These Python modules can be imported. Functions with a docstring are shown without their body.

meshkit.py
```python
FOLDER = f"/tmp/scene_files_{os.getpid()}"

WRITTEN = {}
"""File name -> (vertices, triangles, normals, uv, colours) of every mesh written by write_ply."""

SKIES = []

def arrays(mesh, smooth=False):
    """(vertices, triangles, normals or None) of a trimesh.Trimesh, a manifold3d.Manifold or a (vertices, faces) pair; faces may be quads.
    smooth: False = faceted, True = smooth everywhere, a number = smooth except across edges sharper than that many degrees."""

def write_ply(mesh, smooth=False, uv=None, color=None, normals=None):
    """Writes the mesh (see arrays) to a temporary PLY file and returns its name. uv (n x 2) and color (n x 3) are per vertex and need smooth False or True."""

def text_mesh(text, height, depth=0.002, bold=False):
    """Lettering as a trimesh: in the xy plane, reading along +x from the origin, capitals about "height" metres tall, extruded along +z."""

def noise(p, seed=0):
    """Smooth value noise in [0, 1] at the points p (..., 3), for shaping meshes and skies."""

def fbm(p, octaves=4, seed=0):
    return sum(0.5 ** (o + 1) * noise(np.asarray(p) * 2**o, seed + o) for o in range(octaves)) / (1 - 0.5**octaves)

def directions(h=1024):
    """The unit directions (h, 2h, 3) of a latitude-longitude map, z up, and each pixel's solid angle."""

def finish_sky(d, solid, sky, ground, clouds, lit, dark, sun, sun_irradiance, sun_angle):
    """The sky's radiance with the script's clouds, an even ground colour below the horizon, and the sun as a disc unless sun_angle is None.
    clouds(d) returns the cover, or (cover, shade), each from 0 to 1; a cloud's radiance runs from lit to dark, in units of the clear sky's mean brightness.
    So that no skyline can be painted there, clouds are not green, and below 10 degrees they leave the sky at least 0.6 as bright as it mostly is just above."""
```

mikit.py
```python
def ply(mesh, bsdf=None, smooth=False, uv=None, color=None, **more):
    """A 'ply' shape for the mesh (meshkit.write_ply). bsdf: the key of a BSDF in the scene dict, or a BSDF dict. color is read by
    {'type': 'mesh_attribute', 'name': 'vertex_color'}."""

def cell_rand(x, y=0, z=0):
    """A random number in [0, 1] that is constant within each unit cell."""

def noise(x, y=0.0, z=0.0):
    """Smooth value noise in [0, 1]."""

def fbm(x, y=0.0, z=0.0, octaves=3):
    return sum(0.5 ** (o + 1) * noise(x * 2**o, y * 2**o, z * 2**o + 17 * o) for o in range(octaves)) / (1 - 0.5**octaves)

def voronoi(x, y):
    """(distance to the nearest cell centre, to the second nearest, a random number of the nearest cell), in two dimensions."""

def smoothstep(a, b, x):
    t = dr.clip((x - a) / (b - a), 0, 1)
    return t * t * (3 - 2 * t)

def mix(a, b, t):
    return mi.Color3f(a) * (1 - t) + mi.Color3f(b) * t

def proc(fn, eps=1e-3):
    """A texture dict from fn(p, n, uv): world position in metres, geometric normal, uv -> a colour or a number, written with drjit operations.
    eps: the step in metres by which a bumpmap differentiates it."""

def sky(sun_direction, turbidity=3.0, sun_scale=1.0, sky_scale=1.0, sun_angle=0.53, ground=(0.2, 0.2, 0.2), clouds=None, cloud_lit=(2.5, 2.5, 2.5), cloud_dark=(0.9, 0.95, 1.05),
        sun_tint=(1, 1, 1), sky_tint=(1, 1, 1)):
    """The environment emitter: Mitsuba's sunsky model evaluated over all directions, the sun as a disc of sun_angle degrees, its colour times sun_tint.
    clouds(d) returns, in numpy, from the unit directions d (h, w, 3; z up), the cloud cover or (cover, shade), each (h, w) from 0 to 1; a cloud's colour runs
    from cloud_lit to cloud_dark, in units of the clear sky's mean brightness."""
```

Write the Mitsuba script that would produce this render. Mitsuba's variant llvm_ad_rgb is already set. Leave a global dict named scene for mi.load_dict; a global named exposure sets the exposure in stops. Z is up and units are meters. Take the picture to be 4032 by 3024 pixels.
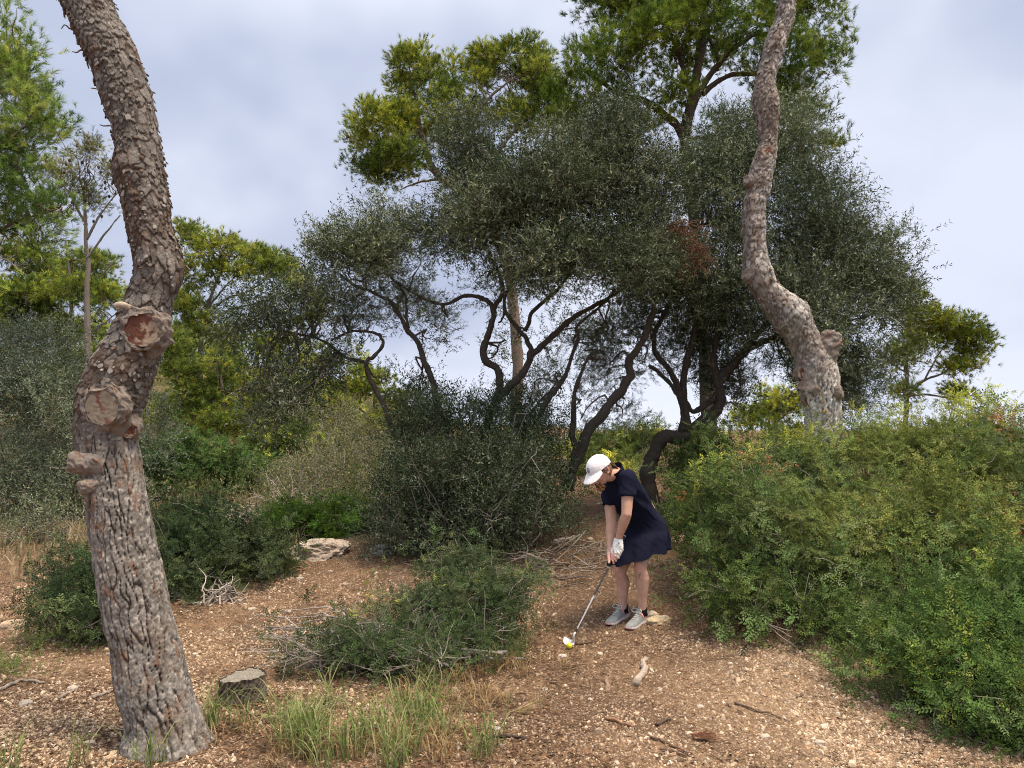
import math, numpy as np, trimesh, manifold3d as m3, drjit as dr, mitsuba as mi, mikit, meshkit
from scipy.spatial import cKDTree
from mikit import ply, proc, noise, fbm, voronoi, cell_rand, smoothstep, mix

scene, labels = {'type': 'scene'}, {}
T = mi.ScalarTransform4f

# ---------------------------------------------------------------- camera, sky, exposure
F_PX, EYE, PITCH = 769.0, 1.6, math.atan(46 / 769.0)
scene['camera'] = {'type': 'perspective', 'fov': 2 * math.degrees(math.atan(512 / F_PX)), 'fov_axis': 'x', 'near_clip': 0.05, 'far_clip': 2000.0,
                   'to_world': T().look_at(origin=[0, 0, EYE], target=[0, math.cos(PITCH), EYE + math.sin(PITCH)], up=[0, 0, 1])}


def clouds(d):
    z = np.maximum(d[..., 2], 0.02)
    q = np.stack([d[..., 0] / (z + .75), d[..., 1] / (z + .75), z * 0], -1)
    n = meshkit.fbm(q * 3.0 + [7.4, 2.3, 0], 5, 5) * .8 + meshkit.noise(q * 1.3 + [.6, .2, 0], 9) * .2
    s = np.clip((n - .38) / .25, 0, 1)
    s = s * s * (3 - 2 * s)
    el = np.clip(d[..., 2], 0, 1)
    return np.ones_like(n), np.clip(.75 + .24 * s - .60 * np.clip((el - .44) / .40, 0, 1) - .10 * np.clip(1 - el / .12, 0, 1), 0, 1)


scene['sky'] = mikit.sky([0.30, -0.22, 0.93], turbidity=4, sun_scale=0.40, sun_angle=20, clouds=clouds, cloud_lit=(1.85, 1.87, 1.93),
                         cloud_dark=(0.56, 0.635, 0.84), ground=(.22, .17, .12), sun_tint=(1, .98, .95))
exposure = 3.0

# ---------------------------------------------------------------- helpers


def P(px, py, Y):
    """The point at depth Y seen at (px, py) of a 1024 x 768 picture: how measurements were carried from photograph to place."""
    b = (384 - py) / F_PX
    t = Y / (math.cos(PITCH) - math.sin(PITCH) * b)
    return np.array([(px - 512) / F_PX * t, Y, EYE + t * (math.sin(PITCH) + math.cos(PITCH) * b)])


def sstep(a, b, x):
    t = np.clip((np.asarray(x, float) - a) / (b - a), 0, 1)
    return t * t * (3 - 2 * t)


def ground_z(x, y, fine=True):
    x, y = np.asarray(x, float), np.asarray(y, float)
    d = np.maximum(y - 5.7, 0)
    ramp = np.sqrt(d * d + .16) - .4
    right = np.minimum(.125 * ramp, 1.02 - .9 * np.exp(-ramp / 5.5) * 0)
    right = 1.02 * np.tanh(right / 1.02 * 1.05)
    left = .05 * ramp
    w = sstep(-3.6, -.6, x - .12 * (y - 7))
    z = left * (1 - w) + right * w
    z = np.where(y > 40, z * np.exp(-(y - 40) / 60.0), z)
    z = z + 3.4 * sstep(17, 42, y) * sstep(-1.5, -15, x) * np.exp(-np.maximum(y - 60, 0) / 80.0)
    z = z + .10 * np.clip(x - .95, -.5, 1.6) * np.exp(-((y - 6.6) / 1.7) ** 2)
    if fine:
        p = np.stack([x, y, x * 0], -1)
        k = np.exp(-np.maximum(np.hypot(x, y) - 12, 0) / 6)
        z = z + (.055 * (meshkit.fbm(p * .9, 3, 3) - .5) + .020 * (meshkit.fbm(p * 5.5, 2, 8) - .5) + .010 * (meshkit.noise(p * 21, 4) - .5)) * k + (1 - k) * .5 * (meshkit.fbm(p * .12, 3, 6) - .5)
    return z


def G(px, py):
    """The ground point seen at a pixel."""
    lo, hi = 2.0, 60.0
    ys = np.linspace(2, 45, 2600)
    b = (384 - py) / F_PX
    t = ys / (math.cos(PITCH) - math.sin(PITCH) * b)
    x, z = (px - 512) / F_PX * t, EYE + t * (math.sin(PITCH) + math.cos(PITCH) * b)
    k = np.argmax(z <= ground_z(x, ys))
    return np.array([x[k], ys[k], ground_z(x[k], ys[k])])


def unit(v):
    v = np.asarray(v, float)
    return v / (np.linalg.norm(v, axis=-1, keepdims=True) + 1e-12)


def perp(d):
    a = np.cross(d, np.where(np.abs(d[..., 2:3]) < .9, [0, 0, 1.0], [1.0, 0, 0]))
    a = unit(a)
    return a, np.cross(d, a)


class Acc:
    """Collects pieces of ONE mesh."""

    def __init__(s):
        s.v, s.f, s.c, s.n = [], [], [], 0

    def add(s, v, f, c=(.5, .5, .5)):
        v, f = np.asarray(v, float), np.asarray(f, int)
        if f.shape[1] == 4:
            f = np.vstack([f[:, [0, 1, 2]], f[:, [0, 2, 3]]])
        s.v.append(v); s.f.append(f + s.n); s.c.append(np.broadcast_to(np.asarray(c, float), v.shape)); s.n += len(v)
        return s

    def mesh(s):
        return np.vstack(s.v), np.vstack(s.f), np.vstack(s.c)

    def build(s, key, bsdf, smooth=False):
        v, f, c = s.mesh()
        scene[key] = ply((v, f), bsdf, smooth=bool(smooth), color=c)
        return key


def numbered(name):
    if name not in labels and not any(k.startswith(name + '__') for k in scene) and name not in scene:
        return name
    k = 1
    while f'{name}_{k:03d}' in labels or f'{name}_{k:03d}' in scene:
        k += 1
    return f'{name}_{k:03d}'


def part(parent, name):
    key, k = f'{parent}__{name}', 0
    while key in scene or any(q.startswith(key + '__') for q in scene):
        k += 1
        key = f'{parent}__{name}_{k:03d}'
    return key


def thing(name, label, category, group=None, kind=None):
    key = numbered(name)
    labels[key] = {'label': label, 'category': category}
    if group: labels[key]['group'] = group
    if kind: labels[key]['kind'] = kind
    return key


def stuff(key):
    labels[key] = {**labels.get(key, {}), 'kind': 'stuff'}


def spline(pts, n):
    """Catmull-Rom through the rows of pts (any number of columns)."""
    p = np.asarray(pts, float)
    if len(p) == 2:
        return p[0] + np.linspace(0, 1, n)[:, None] * (p[1] - p[0])
    q = np.vstack([2 * p[0] - p[1], p, 2 * p[-1] - p[-2]])
    s = np.linspace(0, len(p) - 1 - 1e-9, n)
    i = s.astype(int); t = (s - i)[:, None]
    a, b, c, d = q[i], q[i + 1], q[i + 2], q[i + 3]
    return .5 * (2 * b + (c - a) * t + (2 * a - 5 * b + 4 * c - d) * t * t + (3 * b - a - 3 * c + d) * t ** 3)


def tube(p, r, sides=6, cap=False):
    p = np.asarray(p, float); r = np.broadcast_to(r, (len(p),))
    t = unit(np.gradient(p, axis=0))
    ref = np.array([.13, .97, .21]) if abs(unit(p[-1] - p[0])[1]) < .8 else np.array([.9, .1, .4])
    a = unit(np.cross(t, ref)); b = np.cross(t, a)
    th = np.arange(sides) * 2 * np.pi / sides
    v = p[:, None] + r[:, None, None] * (np.cos(th)[None, :, None] * a[:, None] + np.sin(th)[None, :, None] * b[:, None])
    i, j = np.meshgrid(np.arange(len(p) - 1), np.arange(sides), indexing='ij')
    f = np.stack([i * sides + j, i * sides + (j + 1) % sides, (i + 1) * sides + (j + 1) % sides, (i + 1) * sides + j], -1).reshape(-1, 4)
    v = v.reshape(-1, 3)
    f = np.vstack([f[:, [0, 1, 2]], f[:, [0, 2, 3]]])
    if cap:
        n = len(v); k = np.arange(sides)
        v = np.vstack([v, p[0], p[-1]])
        e = (len(p) - 1) * sides
        f = np.vstack([f, np.stack([k * 0 + n, (k + 1) % sides, k], 1), np.stack([k * 0 + n + 1, e + k, e + (k + 1) % sides], 1)])
    return v, f


def bent(a, b, rng, wob=.12, n=6, sag=0.0):
    """A crooked twig from a to b."""
    a, b = np.asarray(a, float), np.asarray(b, float)
    L = np.linalg.norm(b - a)
    p = a + np.linspace(0, 1, n)[:, None] * (b - a)
    o = rng.normal(0, wob * L / 2, (n, 3)); o[0] = 0; o[-1] = 0
    p = p + o
    p[:, 2] += sag * L * np.sin(np.linspace(0, np.pi, n))
    return spline(p, 2 * n)


def rand_unit(rng, n):
    return unit(rng.normal(size=(n, 3)))


def vary(rng, c, n, amount=.2, hue=.08):
    c = np.asarray(c, float)
    return np.clip(c * (1 + rng.normal(0, amount, (n, 1))) * (1 + rng.normal(0, hue, (n, 3))), .004, .9)


def leaf_mesh(base, d, nrm, L, W, fold=.25):
    """Four-cornered leaves folded along their midrib: (n*4 vertices, n*2 triangles)."""
    n = len(base)
    L, W = np.broadcast_to(L, (n,))[:, None], np.broadcast_to(W, (n,))[:, None]
    side = unit(np.cross(d, nrm)); up = np.cross(side, d)
    mid = base + d * L * .5 + up * W * fold
    v = np.stack([base, mid + side * W * .5, base + d * L - up * L * .06, mid - side * W * .5], 1).reshape(-1, 3)
    k = np.arange(n)[:, None] * 4
    return v, np.vstack([k + [0, 1, 2], k + [0, 2, 3]])


def add_leaves(acc, base, d, nrm, L, W, col, fold=.25):
    v, f = leaf_mesh(base, d, nrm, L, W, fold)
    acc.add(v, f, np.repeat(col, 4, 0))


def olive_sprigs(acc, pos, dirs, rng, nl=12, L=.2, leaf=.05, w=.011, cols=((.062, .077, .040), (.185, .20, .145)), silver=.32, tint=None):
    n = len(pos)
    j = np.arange(nl)
    t = (j // 2 + .6) / (nl / 2) * np.ones((n, 1)) + rng.normal(0, .04, (n, nl))
    ang = j * math.pi + (j // 2) * 1.57 + rng.uniform(0, 6.28, (n, 1)) + rng.normal(0, .35, (n, nl))
    a, b = perp(dirs)
    rad = np.cos(ang)[..., None] * a[:, None] + np.sin(ang)[..., None] * b[:, None]
    base = pos[:, None] + dirs[:, None] * (t * L)[..., None]
    tilt = rng.uniform(.5, 1.15, (n, nl))[..., None]
    d = unit(dirs[:, None] * np.cos(tilt) + rad * np.sin(tilt) + rng.normal(0, .15, (n, nl, 3)))
    nrm = unit(dirs[:, None] - rad * .5 + [0, 0, .4])
    c0 = vary(rng, cols[0], n * nl, .2, .06) * np.repeat(1 + rng.normal(0, .18, n), nl)[:, None].clip(.5, 1.6)
    sv = rng.random(n * nl) < silver
    c0[sv] = vary(rng, cols[1], sv.sum(), .2, .04)
    if tint is not None:
        c0 = c0 * np.repeat(tint, nl, 0)
    add_leaves(acc, base.reshape(-1, 3), d.reshape(-1, 3), nrm.reshape(-1, 3), leaf * rng.uniform(.7, 1.2, n * nl), w * rng.uniform(.8, 1.2, n * nl), c0)


def lentisk_sprigs(acc, pos, dirs, rng, k=5, pairs=4, L=.12, rach=.07, leaf=.026, w=.010, col=(.055, .095, .03), young=(.30, .34, .06), youngp=.06, red=0.0, tint=None):
    n, m = len(pos), 2 * pairs + 1
    i = np.arange(k)
    t = (i + .5) / k * np.ones((n, 1))
    ang = i * 2.4 + rng.uniform(0, 6.28, (n, 1))
    a, b = perp(dirs)
    rad = np.cos(ang)[..., None] * a[:, None] + np.sin(ang)[..., None] * b[:, None]
    rb = (pos[:, None] + dirs[:, None] * (t * L)[..., None]).reshape(-1, 3)
    rd = unit(dirs[:, None] * .55 + rad * .8 + rng.normal(0, .15, (n, k, 3))).reshape(-1, 3)
    nr = unit(np.repeat(dirs, k, 0) + [0, 0, .6] + rng.normal(0, .25, (n * k, 3)))
    side = unit(np.cross(rd, nr)); nr = np.cross(side, rd)
    N = n * k
    q = np.arange(m)
    s = np.where(q == m - 1, 1.0, (q // 2 + .7) / pairs * .95)
    sg = np.where(q == m - 1, 0.0, np.where(q % 2 == 0, 1.0, -1.0))
    base = rb[:, None] + rd[:, None] * (s * rach)[None, :, None]
    d = unit(rd[:, None] * np.where(sg == 0, 1, .6)[None, :, None] + side[:, None] * (sg * .8)[None, :, None] + rng.normal(0, .12, (N, m, 3)))
    nn = np.broadcast_to(nr[:, None], (N, m, 3)) + rng.normal(0, .15, (N, m, 3))
    ct = vary(rng, col, n, .2, .08)
    yg = rng.random(n) < youngp
    ct[yg] = vary(rng, young, yg.sum(), .2, .06)
    if red:
        rd_ = rng.random(n) < red
        ct[rd_] = vary(rng, (.22, .08, .035), rd_.sum(), .2, .05)
    if tint is not None: ct = ct * tint
    c = np.repeat(ct, k * m, 0) * (1 + rng.normal(0, .15, (n * k * m, 1))).clip(.5, 1.5)
    add_leaves(acc, base.reshape(-1, 3), d.reshape(-1, 3), nn.reshape(-1, 3), leaf * rng.uniform(.75, 1.2, N * m), w * rng.uniform(.8, 1.2, N * m), c, .2)


def pine_tufts(acc, pos, dirs, rng, n=34, shoot=.09, L=.085, w=.004, col=(.075, .11, .02), young=(.17, .20, .03), youngp=.3, spread=(.25, 1.0)):
    N = len(pos)
    t = rng.uniform(.0, 1, (N, n))
    ang, tilt = rng.uniform(0, 6.28, (N, n)), rng.uniform(spread[0], spread[1], (N, n))[..., None]
    a, b = perp(dirs)
    rad = np.cos(ang)[..., None] * a[:, None] + np.sin(ang)[..., None] * b[:, None]
    base = (pos[:, None] + dirs[:, None] * (t * shoot)[..., None]).reshape(-1, 3)
    d = unit(dirs[:, None] * np.cos(tilt) + rad * np.sin(tilt)).reshape(-1, 3)
    s = unit(np.cross(d, rng.normal(size=d.shape)))
    LL = (L * rng.uniform(.75, 1.15, N * n))[:, None]
    v = np.stack([base - s * w / 2, base + s * w / 2, base + d * LL], 1).reshape(-1, 3)
    c = vary(rng, col, N, .22, .06)
    yg = rng.random(N) < youngp
    c[yg] = vary(rng, young, yg.sum(), .2, .05)
    acc.add(v, np.arange(N * n * 3).reshape(-1, 3), np.repeat(c, n * 3, 0))


def lobe(px, py, Y, rx, ry, rz=None, w=1.0):
    """An ellipsoid of foliage: picture measures (px) carried to depth Y; rz in metres."""
    s = Y / F_PX
    return [*P(px, py, Y), rx * s, rz if rz else (rx + ry) / 2 * s, ry * s, w]


def sublobes(lobes, rng, k=9, frac=.38, jit=.12, down=.15):
    """Clumps on the outside of each lobe."""
    out = []
    for l in lobes:
        c, r = np.array(l[:3]), np.array(l[3:6])
        n = max(3, int(round(k * l[6])))
        u = rand_unit(rng, n * 3)
        u = u[u[:, 2] > -.2 - rng.random(len(u)) * (1 if down else .2)][:n]
        for q in u:
            rr = r * frac * rng.uniform(.5, 1.4)
            out.append([*(c + q * (r - rr * .75) * rng.uniform(.75, 1.12)), *rr, 1.0])
    return np.array(out)


def sample(lobes, n, rng, shell=.3, up=.3, dmix=(1.0, .45, .35)):
    """Sprig places and directions on the shells of clumps."""
    lobes = np.asarray(lobes, float)
    wt = lobes[:, 3:6].mean(1) ** 2 * lobes[:, 6]
    i = rng.choice(len(lobes), n, p=wt / wt.sum())
    u = rand_unit(rng, n); u[:, 2] += up; u = unit(u)
    rad = np.clip(1 - np.abs(rng.normal(0, shell, n)), .05, 1.0) + rng.exponential(.05, n)
    p = lobes[i, :3] + u * rad[:, None] * lobes[i, 3:6]
    d = unit(u * dmix[0] + np.array([0, 0, dmix[1]]) + rng.normal(0, dmix[2], (n, 3)))
    return p, d, i


def above_ground(p, d, m=.03):
    k = p[:, 2] > ground_z(p[:, 0], p[:, 1]) + m
    return p[k], d[k]


SPRIGS = {'olive': olive_sprigs, 'lentisk': lentisk_sprigs, 'pine': pine_tufts}
CLUMPS, GROWN = {}, {}


def grow(key, kind, p, d, rng, per=6, spread=.12, variants=3, scale=(.7, 1.25), tone=None, **kw):
    """Foliage as copies of a few clumps of sprigs: p, d are the sprigs' places and directions; one clump stands for "per" of them."""
    if tone is None and len(p) > 500:                                       # branches of one plant differ: older and darker, fresher and lighter
        t = meshkit.fbm(p * 1.15, 2, 41) + rng.normal(0, .05, len(p))
        old, new = ((.64, .69, .66), (1.20, 1.21, 1.15)) if kind == 'olive' else ((.62, .70, .60), (1.34, 1.25, .98))
        for k, tn in ((t < .43, old), ((t >= .43) & (t < .56), (1, 1, 1)), (t >= .56, new)):
            if k.any(): grow(key, kind, p[k], d[k], rng, per, spread, variants, scale, tn, **kw)
        return
    tone = tone or (1, 1, 1)
    variants = 3 if len(p) > 3600 else 2 if len(p) > 900 else 1
    sig = repr((tone, kind, per, spread, variants, sorted(kw.items())))
    if sig not in CLUMPS:
        rs = np.random.default_rng(len(CLUMPS) + 4000)
        CLUMPS[sig] = []
        for i in range(variants):
            a = Acc()
            q = rs.normal(0, spread, (per, 3)) * [1, 1, .6]
            SPRIGS[kind](a, q, unit(q / spread * .35 + [0, 0, 1.0] + rs.normal(0, .3, (per, 3))), rs, **kw)
            g = f'foliage_clump_{len(CLUMPS)}_{i}'
            v, f, c = a.mesh()
            scene[g] = {'type': 'shapegroup', 'leaves': ply((v, f), 'needle_material' if kind == 'pine' else 'leaf_material', color=(c * {'olive': 1.6, 'lentisk': 1.85, 'pine': 1.85}[kind] * np.array(tone)).clip(.004, .9))}
            CLUMPS[sig].append(g)
    n = max(1, len(p) // per)
    z = unit(d[:n]); x, y = perp(z)
    th = rng.uniform(0, 6.28, n)[:, None]
    x, y = x * np.cos(th) + y * np.sin(th), y * np.cos(th) - x * np.sin(th)
    y = np.cross(z, x)
    sc = rng.uniform(*scale, n)
    which = rng.integers(0, variants, n)
    k0 = GROWN.get(key, 0)
    for i in range(n):
        m = np.eye(4)
        m[:3, 0], m[:3, 1], m[:3, 2], m[:3, 3] = x[i] * sc[i], y[i] * sc[i], z[i] * sc[i], p[i]
        scene[f'{key}__{k0 + i + 1:04d}'] = {'type': 'instance', 'group': {'type': 'ref', 'id': CLUMPS[sig][which[i]]}, 'to_world': T(m)}
    GROWN[key] = k0 + n
    stuff(key)


# ---------------------------------------------------------------- materials
VC = {'type': 'mesh_attribute', 'name': 'vertex_color'}
scene['leaf_material'] = {'type': 'principledthin', 'base_color': VC, 'roughness': .40, 'diff_trans': .28, 'spec_tint': 0.0}
scene['needle_material'] = {'type': 'principledthin', 'base_color': VC, 'roughness': .5, 'diff_trans': .4}
scene['grass_material'] = {'type': 'principledthin', 'base_color': VC, 'roughness': .5, 'diff_trans': .7}
scene['matte_material'] = {'type': 'twosided', 'bsdf': {'type': 'principled', 'base_color': VC, 'roughness': .85, 'specular': .25}}


def bark_h(p, n, uv):
    return fbm(p.x * 55, p.y * 55, p.z * 38, 4)


scene['bark_material'] = {'type': 'twosided', 'bsdf': {'type': 'bumpmap', 'arbitrary': proc(bark_h, 2e-3), 'scale': .012,
                          'bsdf': {'type': 'principled', 'base_color': VC, 'roughness': .9, 'specular': .2}}}

# ---------------------------------------------------------------- ground


def sandy(x, y, lib):
    """0..1: pale trodden grit of the path in front, against red soil with dark litter."""
    if lib is np:
        s = sstep(.2, 1.6, x - .25 * (y - 4)) * (1 - sstep(5.2, 6.6, y))
        return np.clip(s + .45 * np.exp(-((x + 4.3) ** 2 + (y - 5.9) ** 2) / .5), 0, 1)
    s = smoothstep(.2, 1.6, x - .25 * (y - 4)) * (1 - smoothstep(5.2, 6.6, y))
    return dr.clip(s + .45 * dr.exp(-(dr.square(x + 4.3) + dr.square(y - 5.9)) / .5), 0, 1)


def ground_colour(p, n, uv):
    big = fbm(p.x * .7, p.y * .7, 0, 3)
    mid = fbm(p.x * 4.3, p.y * 4.3, 3, 3)
    fine = fbm(p.x * 38, p.y * 38, 5, 3)
    red = mix((.115, .069, .043), (.215, .132, .082), mid)
    tan = mix((.23, .150, .092), (.35, .24, .155), mid)
    s = sandy(p.x, p.y, None)
    soil = mix(red, tan, dr.clip(s * .85 + (big - .5) * .7, 0, 1))
    dark = smoothstep(.44, .62, fbm(p.x * 1.6, p.y * 1.6, 9, 3)) * (1 - .7 * s)
    soil = mix(soil, (.085, .052, .036), dark * .75)
    f1, f2, rnd = voronoi(p.x * 62, p.y * 62)
    peb = smoothstep(.42, .30, f1) * smoothstep(.52, .62, rnd + .25 * (s - .4))
    pc = mix((.30, .22, .16), (.56, .46, .36), cell_rand(rnd * 977, 3, 1))
    soil = mix(soil, pc, peb * .9)
    g1, g2, grnd = voronoi(p.x * 150, p.y * 150)
    soil = mix(soil, mix((.09, .055, .035), (.48, .37, .27), grnd), smoothstep(.45, .3, g1) * .5)
    far = smoothstep(8, 13, p.y) * smoothstep(.8, -1.0, p.x)
    dry = mix((.10, .092, .045), (.20, .165, .095), mid)
    soil = mix(soil, mix(dry, (.07, .085, .035), smoothstep(.45, .62, big)), far * .85)
    return soil * mi.Color3f(1.0, .98, .93) * (.58 + .66 * fine)


def ground_h(p, n, uv):
    f1, f2, rnd = voronoi(p.x * 62, p.y * 62)
    return smoothstep(.5, .1, f1) * rnd * .6 + .8 * fbm(p.x * 90, p.y * 90, 1, 3)


scene['ground_material'] = {'type': 'twosided', 'bsdf': {'type': 'bumpmap', 'arbitrary': proc(ground_h, 2e-3), 'scale': .010,
                            'bsdf': {'type': 'diffuse', 'reflectance': proc(ground_colour)}}}


def graded(segs):
    out = [segs[0][0]]
    for a, b, n in segs:
        out += list(np.linspace(a, b, n + 1)[1:])
    return np.array(out)


gx = graded([(-400, -60, 12), (-60, -14, 24), (-14, -5, 45), (-5, 4.5, 300), (4.5, 14, 45), (14, 60, 20), (60, 400, 12)])
gy = graded([(-60, 0, 15), (0, 2.6, 20), (2.6, 8.5, 210), (8.5, 14, 80), (14, 50, 60), (50, 500, 30)])
xx, yy = np.meshgrid(gx, gy)
gi, gj = np.meshgrid(np.arange(len(gy) - 1), np.arange(len(gx) - 1), indexing='ij')
q = gi * len(gx) + gj
gf = np.stack([q, q + 1, q + 1 + len(gx), q + len(gx)], -1).reshape(-1, 4)
scene['ground'] = ply((np.stack([xx, yy, ground_z(xx, yy)], -1).reshape(-1, 3), gf), 'ground_material', smooth=True)
labels['ground'] = {'label': 'stony reddish brown soil sloping up behind the golfer', 'kind': 'structure', 'category': 'ground'}
labels['sky'] = {'label': 'pale lavender overcast sky with soft brighter clouds', 'kind': 'structure', 'category': 'sky'}

# ---------------------------------------------------------------- gravel and litter
rng = np.random.default_rng(11)


def scatter(n, y0, y1, rng, pw=1.0):
    u = rng.random(n)
    y = y0 * (y1 / y0) ** u if pw == 1 else (y0 ** (1 - pw) + u * (y1 ** (1 - pw) - y0 ** (1 - pw))) ** (1 / (1 - pw))
    x = rng.uniform(-1, 1, n) * (.70 * y + .5)
    return x, y


def stones(acc, x, y, size, rng, tall=.5, sink=.25, col=None):
    """Angular chips: a tilted, squashed, uneven frustum of ten triangles each."""
    n = len(x)
    z = ground_z(x, y)
    a = rng.uniform(0, 6.28, n)[:, None] + np.array([0, 1.57, 3.14, 4.71]) + rng.normal(0, .28, (n, 4))
    rb = size[:, None] * rng.uniform(.6, 1.1, (n, 4)); el = rng.uniform(.6, 1.0, n)[:, None]
    bx, by = np.cos(a) * rb, np.sin(a) * rb * el
    k = rng.uniform(.35, .85, (n, 4))
    h = (size * tall * rng.uniform(.5, 1.3, n))[:, None] * rng.uniform(.65, 1.15, (n, 4))
    ro = rng.uniform(0, 6.28, n)[:, None]
    rot = lambda u, v: (u * np.cos(ro) - v * np.sin(ro), u * np.sin(ro) + v * np.cos(ro))
    b = rot(bx, by); t = rot(bx * k, by * k)
    tx, ty = rng.normal(0, .22, (n, 1)), rng.normal(0, .22, (n, 1))
    zb = z[:, None] - (size * sink)[:, None] + 0 * b[0]
    v = np.concatenate([np.stack([x[:, None] + b[0], y[:, None] + b[1], zb], -1),
                        np.stack([x[:, None] + t[0], y[:, None] + t[1], zb + h + tx * t[0] + ty * t[1] + (size * sink)[:, None] * .9], -1)], 1).reshape(-1, 3)
    f = np.array([[4, 5, 6], [4, 6, 7], *[t for i in range(4) for t in ([i, (i + 1) % 4, 4 + (i + 1) % 4], [i, 4 + (i + 1) % 4, 4 + i])]])
    acc.add(v, (np.arange(n)[:, None, None] * 8 + f).reshape(-1, 3), np.repeat(col, 8, 0))


def chip_colours(n, rng):
    pal = np.array([(.52, .405, .285), (.60, .50, .375), (.43, .31, .21), (.64, .56, .46), (.49, .35, .24), (.35, .28, .22), (.22, .145, .095)])
    return (pal[rng.choice(len(pal), n, p=[.26, .17, .2, .05, .14, .08, .10])] * np.array([1.0, .98, .94]) * (1 + rng.normal(0, .16, (n, 1)))).clip(.03, .85)


def stone_mask(x, y):
    p = np.stack([x, y, 0 * x], -1)
    m = .30 + .75 * sandy(x, y, np) + .35 * sstep(-1.0, -2.2, x) * (1 - sstep(6.5, 8, y))
    m = m * (.34 + 1.5 * sstep(.38, .62, meshkit.fbm(p * 1.7, 3, 21)))
    m *= 1 - .7 * np.exp(-(((x - .05) / .75) ** 2 + ((y - 3.9) / .5) ** 2))
    return m


g = Acc()
x, y = scatter(118000, 3.0, 9, rng, 1.6)
k = rng.random(len(x)) < stone_mask(x, y)
x, y = x[k], y[k]
stones(g, x, y, rng.lognormal(math.log(.0088), .42, len(x)).clip(.004, .02), rng, .55, .2, chip_colours(len(x), rng))
x, y = scatter(3600, 3.0, 12, rng, 1.4)
k = rng.random(len(x)) < stone_mask(x, y) * .9
x, y = x[k], y[k]
stones(g, x, y, rng.lognormal(math.log(.017), .35, len(x)).clip(.01, .038), rng, .6, .25, chip_colours(len(x), rng))
g.build('gravel', 'matte_material')
labels['gravel'] = {'label': 'pale beige limestone chips strewn over the red soil', 'category': 'gravel', 'kind': 'stuff'}

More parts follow.
